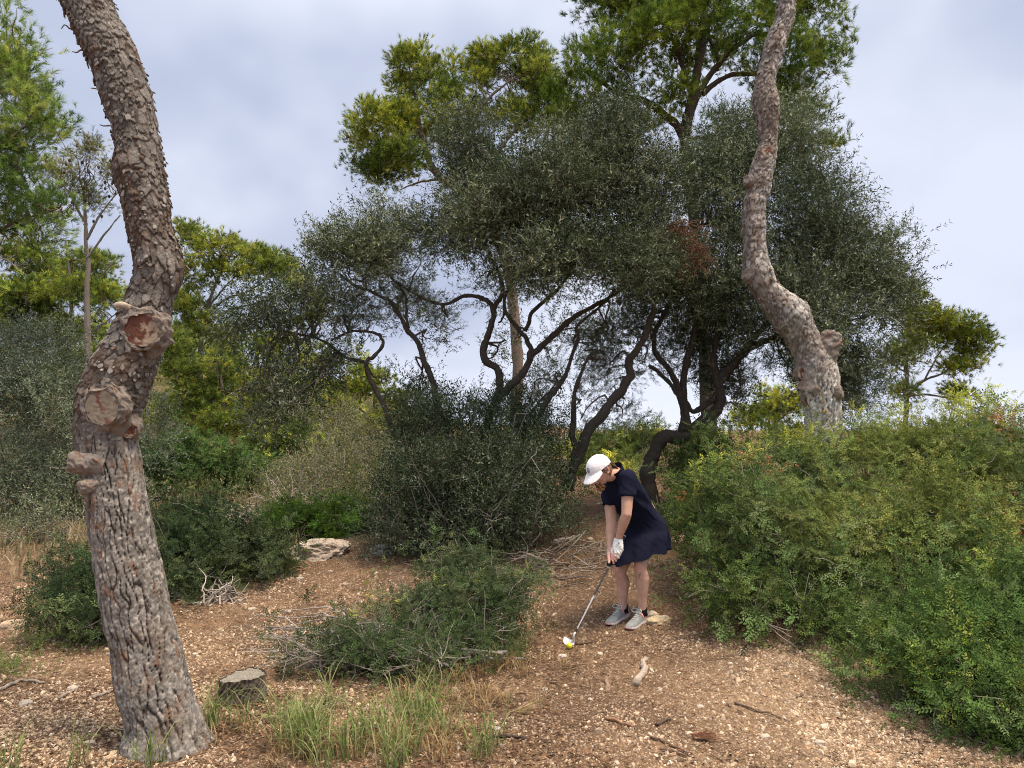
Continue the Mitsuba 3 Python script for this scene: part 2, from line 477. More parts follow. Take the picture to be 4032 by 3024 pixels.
lt = Acc()
x, y = scatter(64000, 3.0, 10, rng, 1.5)
p3 = np.stack([x, y, 0 * x], -1)
m = (.25 + .9 * sstep(.42, .62, meshkit.fbm(p3 * 1.4, 3, 33))) * (1 - .62 * sandy(x, y, np)) + .25 * sstep(-.6, -1.6, x)
k = rng.random(len(x)) < m
x, y = x[k], y[k]
for (px_, py_, sp_, n_) in [(352 * .463, 1585 * .463, .22, 1600), (243, 702, .16, 900), (470, 640, .5, 900), (560, 560, .5, 700)]:
    c_ = G(px_, py_)
    x = np.concatenate([x, c_[0] + rng.normal(0, sp_, n_)]); y = np.concatenate([y, c_[1] + rng.normal(0, sp_ * .6, n_)])
n = len(x)
b = np.stack([x, y, ground_z(x, y) + rng.uniform(.002, .012, n)], -1)
a = rng.uniform(0, 6.28, n)
d = unit(np.stack([np.cos(a), np.sin(a), rng.normal(0, .16, n)], -1))
pal = np.array([(.13, .075, .045), (.20, .12, .07), (.07, .045, .032), (.26, .19, .13), (.30, .17, .09)])
broad = rng.random(n) < .35
add_leaves(lt, b, d, np.tile([0, 0, 1.0], (n, 1)) + rng.normal(0, .35, (n, 3)), np.where(broad, rng.uniform(.018, .04, n), rng.uniform(.035, .09, n)), np.where(broad, rng.uniform(.008, .014, n), .0028),
           pal[rng.choice(5, n, p=[.3, .25, .2, .13, .12])] * (1 + rng.normal(0, .2, (n, 1))).clip(.3, 1.8))
lt.build('leaf_litter', 'matte_material')
labels['leaf_litter'] = {'label': 'brown dead needles and leaf litter lying on the soil', 'category': 'litter', 'kind': 'stuff'}

# ---------------------------------------------------------------- rocks


def rock_mesh(c, r, seed, rough=.35, sub=4, freq=1.3, flat=.35, yaw=0.0):
    s = trimesh.creation.icosphere(sub)
    v = np.array(s.vertices)
    n = meshkit.fbm(v * freq + seed * 7.3, 4, seed) - .5
    ridge = np.abs(meshkit.fbm(v * freq * 2.2 + seed * 3.1, 3, seed + 5) - .5)
    v = v * (1 + rough * n * 2 - ridge[:, None].ravel() * rough)[:, None]
    v = np.sign(v) * np.abs(v) ** .85
    v[:, 2] = np.where(v[:, 2] < -flat, -flat, v[:, 2])
    v = v * r
    cy, sy = math.cos(yaw), math.sin(yaw)
    v = np.stack([v[:, 0] * cy - v[:, 1] * sy, v[:, 0] * sy + v[:, 1] * cy, v[:, 2]], -1)
    return v + c, s.faces, ridge


def rock(px, py, size, label, seed, col, group=None, sub=3, yaw=0.0, rough=.35):
    c = G(px, py)
    c[2] += size[2] * .15
    v, f, ridge = rock_mesh(c, np.array(size), seed, rough, sub, yaw=yaw)
    k = thing('limestone_rock', label, 'rock', group)
    w = meshkit.fbm(v * 9 + seed, 4, seed)[:, None]
    cc = np.array(col) * .85 * (.55 + .9 * w) * (1 - .9 * np.clip(ridge * 4 - .55, 0, .6))[:, None]
    lich = sstep(.58, .66, meshkit.fbm(v * 16 + 5, 3, seed + 2))[:, None]
    cc = cc * (1 - lich * .5) + np.array([.30, .28, .25]) * lich * .5
    scene[k] = ply((v, f), 'rock_material', smooth=35 if False else True, color=cc)


def rock_h(p, n, uv):
    return fbm(p.x * 60, p.y * 60, p.z * 60, 4) + .6 * fbm(p.x * 17, p.y * 17, p.z * 17, 2)


scene['rock_material'] = {'type': 'twosided', 'bsdf': {'type': 'bumpmap', 'arbitrary': proc(rock_h, 2e-3), 'scale': .014,
                          'bsdf': {'type': 'principled', 'base_color': VC, 'roughness': .95, 'specular': .15}}}
rock(321, 556, (.37, .24, .17), 'large pale limestone boulder half buried in the slope left of the olive', 3, (.50, .42, .34), sub=5, rough=.5)
rock(384, 553, (.15, .12, .08), 'grey limestone rock at the left foot of the olive shoots', 5, (.42, .39, .36), sub=4)
rock(660, 623, (.105, .06, .05), 'yellowish flat limestone rock just behind the golfer\'s heels', 9, (.62, .50, .32), sub=4, yaw=.4)
rock(652, 617, (.05, .045, .04), 'small cream stone touching the yellowish flat rock', 12, (.60, .50, .38))
rock(322, 666, (.055, .04, .04), 'cream angular stone in front of the low shrub, nearest the stump', 15, (.58, .52, .44))
rock(485, 665, (.05, .05, .045), 'pale upright stone among the straw right of the low shrub', 18, (.56, .52, .46))
rock(13, 628, (.10, .08, .06), 'tan stone on the bare patch at the far left edge', 21, (.55, .42, .30))
rock(497, 731, (.022, .02, .014), 'small white stone on bare soil above the dark stick', 24, (.66, .60, .52))
rock(562, 657, (.035, .025, .018), 'flat white stone left of and below the golf ball', 25, (.64, .56, .48))
rock(690, 597, (.05, .035, .03), 'pinkish stone on the slope behind the golfer\'s calves', 27, (.48, .36, .28))
COBBLES = [(165, 640, .030, 'small cream cobble close right of the nearest pine trunk, uphill of the stump'), (288, 612, .03, 'pale cobble on the slope straight below the large boulder, lower of two'), (252, 610, .035, 'pale cobble at the lower right foot of the dark lentisk bush'),
           (300, 580, .04, 'biggest cobble on bare soil just downhill of the large boulder'), (345, 585, .03, 'cobble downhill of the gap between the boulder and the grey rock'), (330, 572, .025, 'small cobble touching the shadow below the large boulder'),
           (72, 690, .035, 'cream cobble on the litter left of the nearest pine trunk'), (150, 690, .028, 'small cobble on litter behind the nearest pine trunk, at its right'), (25, 705, .04, 'big pale cobble near the left edge below the crooked grey branch'), (110, 655, .03, 'cobble below the dark lentisk bush, touching the nearest trunk at its left'),
           (600, 655, .022, 'small cobble between the golf ball and the gnarled pale root'), (545, 690, .02, 'small cobble on red soil left of the small brown root'), (700, 708, .022, 'small cream cobble on grit above the fan of dead needles'), (765, 738, .026, 'cobble on pale grit below the thin twig at lower right'),
           (690, 735, .02, 'tiny cobble right beside the fan of rust red needles'), (660, 690, .018, 'tiny cobble at the lower right end of the gnarled pale root'), (820, 745, .03, 'cobble at the foot of the bottom right lentisk bush'), (730, 665, .02, 'small cobble under the lower edge of the right thicket'),
           (590, 700, .016, 'tiny cobble left of the peeled reddish stick'), (455, 690, .02, 'cobble among straw at the lower edge of the low spreading bush'), (480, 655, .03, 'pale cobble left of the upright stone in the straw'), (500, 655, .025, 'pale cobble right of the upright stone in the straw'),
           (300, 690, .02, 'small cobble between the stump and the low spreading bush'), (90, 745, .03, 'cobble in the bottom left corner, left of the pine foot'), (195, 655, .02, 'small cobble on the slope above the stump'), (548, 560, .035, 'cobble half under the brush pile by the olive shoots'),
           (530, 590, .03, 'cobble right of the low spreading bush, below the brush pile'), (590, 540, .04, 'cobble on the path behind the golfer, level with her hands'), (610, 525, .04, 'cobble on the path behind the golfer, level with her elbows'), (600, 505, .05, 'cobble farthest up the path behind the golfer')]
for i, (px, py, s, lab) in enumerate(COBBLES):
    rock(px, py, (s, s * .8, s * .6), lab, 40 + i, (.56, .47, .37), 'loose limestone cobbles', sub=2)

# ---------------------------------------------------------------- sticks and dead wood
DEAD = (.30, .255, .21)


def stick(name, label, pix, r, col, cat='stick', group=None, lift=.01, twist=.0, n=14, sides=7, seed=0):
    rs = np.random.default_rng(seed + 900)
    pts = np.array([G(*p) for p in pix])
    c = spline(pts, n)
    c[:, 2] = ground_z(c[:, 0], c[:, 1]) + lift + rs.normal(0, r * .2, n)
    c[:, :2] += rs.normal(0, r * .16, (n, 2))
    rr = r * np.linspace(1, .6, n) * (1 + rs.normal(0, .05, n))
    v, f = tube(c, rr, sides, True)
    v = v + (meshkit.fbm(v * np.array([60, 60, 60]) * min(1, .02 / r), 3, seed) - .5)[:, None] * r * .9 * np.array([1, .4, .5])
    k = thing(name, label, cat, group)
    scene[k] = ply((v, f), 'bark_material', smooth=True, color=np.array(col) * (.7 + .6 * meshkit.fbm(v * np.array([70, 70, 70]), 3, seed))[:, None] + 0 * v)
    return k


stick('stick', 'dark brown bark stick lying on bare soil at the bottom centre', [(489, 740), (506, 739), (527, 741)], .011, (.07, .05, .04), seed=1)
stick('stick', 'reddish brown peeled stick on the grit below the pale root', [(606, 721), (620, 724), (633, 729)], .012, (.30, .17, .10), seed=2)
stick('stick', 'short dark twig right of the reddish peeled stick', [(656, 727), (664, 724), (671, 722)], .010, (.10, .07, .055), seed=3)
stick('stick', 'thin curved dark twig just below the golf ball', [(575, 645), (588, 645), (598, 643)], .006, (.11, .075, .05), seed=4)
stick('stick', 'long thin brown twig nearest the bottom edge, lower right of centre', [(648, 738), (664, 745), (688, 755)], .007, (.16, .10, .07), seed=5)
stick('stick', 'short brown twig beside the long thin twig', [(660, 752), (675, 754), (686, 758)], .006, (.15, .10, .07), seed=6)
stick('fallen_branch', 'grey fallen branch pointing at the left pine trunk from the left', [(50, 688), (35, 693), (60, 700), (78, 688)][2:], .012, DEAD, 'branch', seed=7)
stick('fallen_branch', 'grey crooked branch on the litter at the far left edge', [(0, 692), (22, 682), (45, 684)], .014, DEAD, 'branch', seed=8)
stick('fallen_branch', 'thin grey branch touching the left pine trunk near its foot', [(93, 700), (112, 692), (128, 684)], .010, DEAD, 'branch', seed=9)
stick('fallen_branch', 'pale short branch in front of the low shrub', [(372, 674), (392, 675), (408, 673)], .010, (.42, .36, .29), 'branch', seed=10)
stick('fallen_branch', 'thin twig lying on grit below the right thicket', [(735, 705), (755, 712), (790, 724)], .007, (.20, .14, .10), 'branch', seed=11)
stick('fallen_branch', 'pale root like twig in front of the left pine trunk base', [(141, 752), (152, 740), (160, 735), (172, 737)], .011, (.40, .33, .27), 'branch', seed=12)
stick('fallen_branch', 'weathered forked branch on the brush pile behind the golfer\'s club', [(553, 552), (566, 549), (580, 545)], .032, (.36, .31, .27), 'branch', seed=13, lift=.10)
k = stick('driftwood_root', 'gnarled pale grey twisted root lying below the golfer\'s feet', [(636, 687), (640, 681), (645, 673), (643, 668), (646, 661)], .024, (.36, .30, .24), 'root', lift=.02, n=26, sides=12, seed=14)
k = stick('driftwood_root', 'small brown twisted root left of the gnarled pale root', [(607, 693), (608, 686), (606, 680), (611, 673)], .017, (.24, .165, .12), 'root', lift=.0, n=20, sides=9, seed=15)

k = thing('brush_pile', 'tangle of dead grey twigs at the right foot of the olive shoots', 'brush pile')
bp, rs = Acc(), np.random.default_rng(61)
c0 = G(556, 568)
for i in range(90):
    a = c0 + np.array([rs.normal(0, .32), rs.normal(0, .22), rs.uniform(.0, .16)])
    a[2] = ground_z(a[0], a[1]) + rs.uniform(.0, .18)
    dd = unit([rs.normal(0, 1), rs.normal(0, .6), rs.normal(0, .25)]) * rs.uniform(.2, .6)
    p = bent(a, a + dd, rs, .16, 4)
    p[:, 2] = np.maximum(p[:, 2], ground_z(p[:, 0], p[:, 1]) + .006)
    bp.add(*tube(p, np.linspace(1, .5, len(p)) * rs.uniform(.003, .010), 5), np.array((.27, .225, .19)) * rs.uniform(.55, 1.3))
bp.build(f'{k}__twigs', 'matte_material', True); stuff(f'{k}__twigs')

k = thing('dead_pine_sprig', 'fan of rust red dead pine needles on the grit', 'needle sprig')
ns, rs = Acc(), np.random.default_rng(71)
c0 = G(690, 739) + [0, 0, .02]
pine_tufts(ns, c0 + rs.normal(0, .012, (8, 3)) * [1, 1, .2], unit(np.array([[.9, -.35, .06]]) + rs.normal(0, .08, (8, 3))), rs, 16, .04, .15, .0035, (.28, .13, .07), (.32, .16, .09), .3, (.02, .30))
ns.build(k, 'matte_material')
k = thing('dead_pine_sprig', 'straw coloured fallen pine needles on bare soil above the dark stick', 'needle sprig')
ns = Acc()
c0 = G(515, 717) + [0, 0, .02]
pine_tufts(ns, c0 + rs.normal(0, .02, (6, 3)) * [1, 1, .2], unit(np.array([[.8, .35, .06]]) + rs.normal(0, .2, (6, 3))), rs, 12, .04, .13, .003, (.40, .27, .14), (.42, .30, .16), .3, (.02, .4))
ns.build(k, 'matte_material')

# ---------------------------------------------------------------- grass


def blades(acc, pts, rng, H, cols, lean=.55, w=.006):
    n = len(pts)
    a = rng.uniform(0, 6.28, n)
    out = np.stack([np.cos(a), np.sin(a), 0 * a], -1)
    side = np.stack([-out[:, 1], out[:, 0], 0 * a], -1)
    h = H * rng.uniform(.45, 1.15, n)[:, None]; l = rng.uniform(.1, lean * 1.6, n)[:, None] * h
    up = np.array([0, 0, 1.0])
    rows = [pts, pts + up * h * .45 + out * l * .18, pts + up * h * .8 + out * l * .55, pts + up * h * rng.uniform(.7, 1, (n, 1)) + out * l]
    ww = w * rng.uniform(.7, 1.3, n)[:, None]
    v = np.stack([rows[0] - side * ww * .4, rows[0] + side * ww * .4, rows[1] - side * ww * .5, rows[1] + side * ww * .5, rows[2] - side * ww * .35, rows[2] + side * ww * .35, rows[3]], 1).reshape(-1, 3)
    f = np.array([[0, 1, 3], [0, 3, 2], [2, 3, 5], [2, 5, 4], [4, 5, 6]])
    c = np.array(cols)[rng.integers(0, len(cols), n)] * (1 + rng.normal(0, .15, (n, 1)))
    acc.add(v, (np.arange(n)[:, None, None] * 7 + f).reshape(-1, 3), np.repeat(c, 7, 0))


def tuft_points(rng, spots):
    out = []
    for px, py, spread, n in spots:
        c = G(px, py)
        nc = max(2, n // 26)
        cc = c[:2] + rng.normal(0, spread, (nc, 2)) * [1.3, .6]
        p = cc[rng.integers(0, nc, n)] + rng.normal(0, .035, (n, 2))
        out.append(np.column_stack([p, ground_z(p[:, 0], p[:, 1]) - .005]))
    return np.vstack(out)


rng = np.random.default_rng(31)
GREEN = [(.19, .26, .08), (.25, .31, .11), (.31, .34, .15), (.14, .20, .06), (.35, .33, .18)]
STRAW = [(.42, .32, .18), (.34, .23, .12), (.30, .18, .09), (.46, .37, .22)]
ga = Acc()
blades(ga, tuft_points(rng, [(330, 744, .22, 340), (310, 736, .14, 170), (380, 750, .18, 240), (300, 745, .10, 60), (395, 722, .12, 60), (345, 718, .18, 90), (210, 728, .03, 26), (198, 726, .02, 22), (500, 668, .12, 70), (512, 656, .08, 50), (430, 690, .12, 60),
                             (450, 705, .10, 40), (150, 766, .03, 24), (415, 764, .06, 20), (12, 765, .08, 40)]), rng, .23, GREEN, .80, .0056)
ga.build('grass', 'grass_material')
labels['grass'] = {'label': 'tufts of fresh green grass along the edge of the path', 'category': 'grass', 'kind': 'stuff'}
gs = Acc()
blades(gs, tuft_points(rng, [(330, 748, .24, 420), (380, 752, .22, 360), (290, 745, .16, 120), (440, 712, .18, 260), (470, 700, .16, 220), (505, 672, .13, 240), (530, 665, .10, 120), (410, 735, .14, 180), (206, 724, .05, 60),
                             (455, 690, .12, 120), (445, 745, .10, 50)]), rng, .10, STRAW, 1.1, .005)
p = np.column_stack([rng.uniform(-11, -.6, 12000), rng.uniform(7.8, 17, 12000)])
p = p[(p[:, 0] < -.21 * p[:, 1] - .6) & (meshkit.noise(np.column_stack([p * .8, p[:, :1] * 0]), 3) > .42)]
blades(gs, np.column_stack([p, ground_z(p[:, 0], p[:, 1])]), rng, .26, [(.36, .29, .18), (.30, .25, .15), (.42, .34, .22), (.20, .19, .09)], .7, .012)
gs.build('dry_grass', 'grass_material')
labels['dry_grass'] = {'label': 'straw coloured dry grass under the green tufts and on the left slope', 'category': 'grass', 'kind': 'stuff'}

# ---------------------------------------------------------------- the two pine trunks with plated bark
Q = 1024 / 2212.0


def cells(x, s, ax, as_, circ, rng_seed, warp=.35):
    """Distances to the nearest and second nearest of jittered cell centres on an unrolled trunk, the nearest cell's number and offset along the trunk."""
    rs = np.random.default_rng(rng_seed)
    nx = max(3, int(round(circ / ax))); ax = circ / nx
    ns = int(s.max() / as_) + 4
    I, J = np.meshgrid(np.arange(nx), np.arange(-2, ns), indexing='ij')
    cx = (I + .5 * (J % 2) + rs.uniform(-.42, .42, I.shape)) / nx * circ
    cs = (J + rs.uniform(-.42, .42, I.shape)) * as_
    cx, cs, ids = cx.ravel(), cs.ravel(), np.arange(cx.size)
    X = np.concatenate([cx - circ, cx, cx + circ]); S = np.tile(cs, 3); ids = np.tile(ids, 3)
    w = np.stack([x / ax * .9, s / as_ * .9, 0 * x], -1)
    xw = x + (meshkit.fbm(w * 1.1, 3, rng_seed) - .5) * ax * warp * 2
    sw = s + (meshkit.fbm(w * 1.1 + 50, 3, rng_seed + 1) - .5) * as_ * warp * 2
    d, i = cKDTree(np.column_stack([X / ax, S / as_])).query(np.column_stack([xw / ax, sw / as_]), k=2)
    return d[:, 0], d[:, 1], ids[i[:, 0]], (sw - S[i[:, 0]]) / as_


def hashed(i, k):
    return np.random.default_rng(k).random(int(i.max()) + 1)[i]


def pine_trunk(rows, Y, n_around, step, seed, y_switch, deep=.012, yfn=None):
    """rows: (y, left, right) of the outline as measured at 2212 px width. Returns vertices, faces, colours, the centre line and radii."""
    rows = np.array(sorted(rows, key=lambda r: -r[0]), float)
    dense = spline(rows, 160)
    yd = (lambda y: Y) if yfn is None else yfn
    C = np.array([P((a + b) / 2 * Q, y * Q, yd(y)) for y, a, b in dense])
    R = np.array([(b - a) / 2 * Q * yd(y) / F_PX for y, a, b in dense])
    t = unit(np.gradient(C, axis=0))
    R = R * np.clip(np.abs(t[:, 2]), .75, 1) ** .6 * .945
    s = np.concatenate([[0], np.cumsum(np.linalg.norm(np.diff(C, axis=0), axis=1))])
    nv = int(s[-1] / step)
    S = np.linspace(0, s[-1], nv)
    C = np.column_stack([np.interp(S, s, C[:, k]) for k in range(3)]); R = np.interp(S, s, R); ypx = np.interp(S, s, dense[:, 0])
    t = unit(np.gradient(C, axis=0)); t = unit(np.column_stack([np.convolve(np.pad(t[:, k], 6, 'edge'), np.ones(13) / 13, 'valid') for k in range(3)]))
    a = unit(np.cross(t, [0, 1.0, 0])); b = np.cross(t, a)
    th = np.arange(n_around) / n_around * 2 * np.pi
    rad = np.cos(th)[None, :, None] * a[:, None] + np.sin(th)[None, :, None] * b[:, None]
    circ = 2 * np.pi * R.mean()
    x = (np.ones((nv, 1)) * th / (2 * np.pi) * circ).ravel(); sv = np.repeat(S, n_around)
    yy = np.repeat(ypx, n_around)
    base = C[:, None] + rad * R[:, None, None]
    p = base.reshape(-1, 3)
    up = sstep(y_switch + 60, y_switch - 60, yy)                       # 1 on the scaly upper trunk
    # long wavering ridges between narrow furrows, broken across here and there
    wv = (meshkit.fbm(np.column_stack([x * 9, sv * 4.5, 0 * x]), 3, seed + 21) - .5) * .046 + (meshkit.fbm(np.column_stack([x * 30, sv * 16, 0 * x]), 2, seed + 22) - .5) * .018
    f1, f2, i1, o1 = cells(x + wv, sv, .030, .36, circ, seed, .20)
    e1 = f2 - f1
    wid = .04 + .09 * meshkit.noise(np.column_stack([x * 14, sv * 7, 0 * x]), seed + 23)
    h1 = sstep(.0, 1, e1 / (wid * 1.3)) * (.70 + .55 * hashed(i1, 1)) - .15
    g1, g2, k1, _ = cells(x + wv, sv, .016, .058, circ, seed + 7, .5)
    h1 = h1 + .27 * sstep(.0, .12, g2 - g1) * (.2 + hashed(k1, 4)) + .45 * (meshkit.fbm(np.column_stack([x * 60, sv * 38, 0 * x]), 3, seed + 24) - .5)
    # scales: each sits at its own height and its lower edge stands out
    s1, s2, i2, o2 = cells(x, sv, .024, .036, circ, seed + 3, .6)
    s3, s4, i3, o3 = cells(x, sv, .050, .085, circ, seed + 13, .6)
    big = meshkit.fbm(np.column_stack([x * 5, sv * 3, 0 * x]), 2, seed + 14) > .5
    e2 = np.where(big, s4 - s3, s2 - s1); o2 = np.where(big, o3, o2); i2 = np.where(big, i3 + int(i2.max()) + 1, i2)
    h2 = (.30 * hashed(i2, 2) + .55 * sstep(.35, -.5, o2) * (.3 + .9 * hashed(i2, 3))) * sstep(.0, .12, e2) - .1
    lump = meshkit.fbm(p * np.array([6, 6, 6.0]), 3, seed) - .5
    h = (1 - up) * h1 * deep + up * h2 * deep * 1.0 + lump * R.mean() * .20
    fine = meshkit.fbm(p * 85, 3, seed + 11) - .5
    h = h + fine * .0045
    h = h - h.mean() + .002
    v = p + rad.reshape(-1, 3) * h[:, None]
    # colours of plates and of the younger bark bared between them
    grey = np.array((.218, .200, .180)); red = np.array((.145, .095, .068)); inner = np.array((.055, .036, .026))
    r1 = hashed(i1, 5)[:, None]; kk = hashed(k1, 6)[:, None]
    spot = meshkit.fbm(np.column_stack([x * 75, sv * 60, 0 * x]), 3, seed + 25)[:, None]
    c1 = grey * (.74 + .28 * r1 + .30 * (kk - .5)) * (.62 + .76 * spot)
    lich = sstep(.60, .70, spot)
    c1 = c1 * (1 - .55 * lich) + np.array((.44, .41, .37)) * .55 * lich
    c1 = np.where(kk > .95, np.array((.20, .13, .095)) * (.8 + .4 * r1), c1)
    brown = sstep(.55, .75, meshkit.fbm(np.column_stack([x * 16, sv * 12, 0 * x]), 3, seed + 26))[:, None]
    c1 = c1 * (1 - .45 * brown) + np.array((.17, .115, .08)) * .45 * brown
    fur = sstep(.0, 1, e1 / (wid * .8))[:, None]
    c1 = c1 * fur + inner * (1 - fur)
    r2 = hashed(i2, 7)
    side = rad.reshape(-1, 3)[:, 0]
    bare = sstep(.36, .64, meshkit.fbm(np.column_stack([x * 7, sv * 3.2, 0 * x]), 3, seed + 5) - .22 * side + .06)
    pk = np.clip(bare * 1.0 - .35 + (r2 - .5) * .9, 0, 1)[:, None]
    c2 = (grey * .98 * (1 - pk) + red * pk) * (.6 + .6 * hashed(i2, 8)[:, None]) * (.7 + .6 * spot)
    c2 = c2 * .80
    c2 = c2 * sstep(.0, .16, e2)[:, None] + np.array((.065, .042, .030)) * (1 - sstep(.0, .16, e2))[:, None]
    c = c1 * (1 - up[:, None]) + c2 * up[:, None]
    c = c * (.8 + .8 * (fine[:, None] + .25))
    I, J = np.meshgrid(np.arange(nv - 1), np.arange(n_around), indexing='ij')
    f = np.stack([I * n_around + J, I * n_around + (J + 1) % n_around, (I + 1) * n_around + (J + 1) % n_around, (I + 1) * n_around + J], -1).reshape(-1, 4)
    n = len(v)
    e = (nv - 1) * n_around; k = np.arange(n_around)
    v = np.vstack([v, C[-1]]); c = np.vstack([c, [.5, .38, .26]])
    f = np.vstack([f[:, [0, 1, 2]], f[:, [0, 2, 3]], np.stack([k * 0 + n, e + k, e + (k + 1) % n_around], 1)])
    return v, f, np.clip(c, .02, .8), (S, C, R, ypx, a, b, t)


def bark_flakes(line, rng, n, y_lo, y_hi, size=.022, tone=.66):
    """Loose plates of bark: thin curled hexagonal slabs whose lower edge lifts off."""
    S, C, R, ypx, a, b, t = line
    ok = np.where((ypx < y_lo) & (ypx > y_hi))[0]
    i = ok[rng.integers(0, len(ok), n)]
    th = rng.uniform(0, 2 * np.pi, n)
    rad = np.cos(th)[:, None] * a[i] + np.sin(th)[:, None] * b[i]
    tan = np.cross(t[i], rad)
    c = C[i] + rad * (R[i] + rng.uniform(.000, .005, n))[:, None]
    L = (size * rng.lognormal(0, .5, n)).clip(.008, size * 1.9); W = L * rng.uniform(.55, .95, n)
    lift = np.where(rng.random(n) < .07, rng.uniform(.5, 1.2, n), rng.uniform(.05, .42, n))
    d = unit(-t[i] * np.cos(lift)[:, None] + rad * np.sin(lift)[:, None])
    sw = rng.normal(0, .45, n)[:, None]
    d, tan = d * np.cos(sw) + tan * np.sin(sw), tan * np.cos(sw) - d * np.sin(sw)
    nn = np.cross(d, tan); nn = np.where((nn * rad).sum(1, keepdims=True) < 0, -nn, nn)
    ang = np.arange(6) * np.pi / 3
    u = np.cos(ang)[None] * rng.uniform(.5, 1.25, (n, 6)) * L[:, None] / 2; w = np.sin(ang)[None] * rng.uniform(.5, 1.25, (n, 6)) * W[:, None] / 2
    mid = c + d * L[:, None] * .4
    top = mid[:, None] + d[:, None] * u[..., None] + tan[:, None] * w[..., None] + nn[:, None] * .0035
    top = top - nn[:, None] * (w ** 2 / R[i][:, None] * .5)[..., None]
    bot = top - nn[:, None] * .0045
    ctr = mid + nn * .0045
    v = np.concatenate([top, bot, ctr[:, None]], 1).reshape(-1, 3)
    f = np.array([[12, k, (k + 1) % 6] for k in range(6)] + [q for k in range(6) for q in ([k, 6 + k, 6 + (k + 1) % 6], [k, 6 + (k + 1) % 6, (k + 1) % 6])])
    g = rng.random(n)
    col = np.where(g[:, None] < tone, np.array((.215, .20, .182)), np.array((.115, .08, .06))) * rng.uniform(.55, 1.25, (n, 1))
    acc = Acc()
    acc.add(v, (np.arange(n)[:, None, None] * 13 + f).reshape(-1, 3), np.repeat(col, 13, 0))
    return acc


def branch_scar(parent, c, n, r, seed, out=.05, kind='red', name='branch_scar', rough=.22, flare=1.5):
    """A healed pruning cut: collar of bark (the part) with a sawn face (its sub-part)."""
    n = unit(np.asarray(n, float)); a, b = perp(n[None]); a, b = a[0], b[0]
    key = part(parent, name)
    rs = np.random.default_rng(seed)
    prof = [(flare * 1.12, -.9), (flare, -.35), (1.30, .15), (1.22, .62), (1.14, .95), (1.02, 1.0), (.97, .86)]
    m = 44
    th = np.arange(m) / m * 2 * np.pi
    pr = spline(np.array(prof), 26)
    V = []
    for q, (rr, hh) in enumerate(pr):
        wob = 1 + rough * (meshkit.fbm(np.column_stack([np.cos(th) * 2.2, np.sin(th) * 2.2, 0 * th + q * .12]) + seed, 3, seed) - .5) * 2
        V.append(c + n * hh * out + (np.cos(th)[:, None] * a + np.sin(th)[:, None] * b) * (rr * r * (wob if rr > 1.0 else 1 + (wob - 1) * .35))[:, None])
    V = np.array(V).reshape(-1, 3)
    I, J = np.meshgrid(np.arange(len(pr) - 1), np.arange(m), indexing='ij')
    f = np.stack([I * m + J, I * m + (J + 1) % m, (I + 1) * m + (J + 1) % m, (I + 1) * m + J], -1).reshape(-1, 4)
    lump = meshkit.fbm(V * 55, 3, seed) - .5
    V = V + n * (lump * r * .5)[:, None] + (V - (c + n * ((V - c) @ n)[:, None])) * ((meshkit.fbm(V * 38, 3, seed + 8) - .5) * .45 * (np.linalg.norm(V - c, axis=1) > 1.02 * r))[:, None]
    col = np.array((.185, .16, .138)) * (.45 + 1.2 * meshkit.fbm(V * 75, 3, seed + 1))[:, None]
    rb = sstep(.55, .7, meshkit.fbm(V * 40, 2, seed + 4))[:, None]
    col = col * (1 - .5 * rb) + np.array((.20, .11, .07)) * .5 * rb
    scene[key] = ply((V, np.vstack([f[:, [0, 1, 2]], f[:, [0, 2, 3]]])), 'bark_material', smooth=True, color=col)
    K = 16
    rr = np.linspace(0, 1.0, K)
    W = np.array([[c + n * out * (.84 + .05 * q * q) + (math.cos(t_) * a + math.sin(t_) * b) * r * q * (1.0) for t_ in th] for q in rr]).reshape(-1, 3)
    W = W + n * ((meshkit.fbm(W * 90, 2, seed) - .5) * .006)[:, None]
    I, J = np.meshgrid(np.arange(K - 1), np.arange(m), indexing='ij')
    f = np.stack([I * m + J, I * m + (J + 1) % m, (I + 1) * m + (J + 1) % m, (I + 1) * m + J], -1).reshape(-1, 4)
    rad = np.repeat(rr, m); x = np.tile(np.cos(th), K) * rad; yv = np.tile(np.sin(th), K) * rad
    ring = .5 + .28 * np.sin(rad * 46 + 5 * meshkit.noise(np.column_stack([x * 2, yv * 2, 0 * x]), seed))
    nz = meshkit.fbm(np.column_stack([x * 3, yv * 3, 0 * x]) + seed, 4, seed)
    if kind == 'red':
        col = np.array((.155, .066, .047)) * (.65 + .5 * ring + .5 * (nz - .5))[:, None]
        pale = sstep(.56, .68, nz + .26 * x * (1 if seed % 2 else -1))[:, None]
        col = col * (1 - pale) + np.array((.36, .28, .21)) * pale
    else:
        col = np.array((.34, .285, .215)) * (.72 + .35 * ring + .6 * (nz - .5))[:, None]
        pale = sstep(.34, .42, nz - 1.1 * np.abs(x + .3 * yv + .25 * (nz - .5)))[:, None]
        col = col * (1 - pale) + np.array((.20, .095, .07)) * pale
    scene[f'{key}__cut_face'] = ply((W, np.vstack([f[:, [0, 1, 2]], f[:, [0, 2, 3]]])), 'matte_material', smooth=True, color=col.clip(.02, .8))
    return key


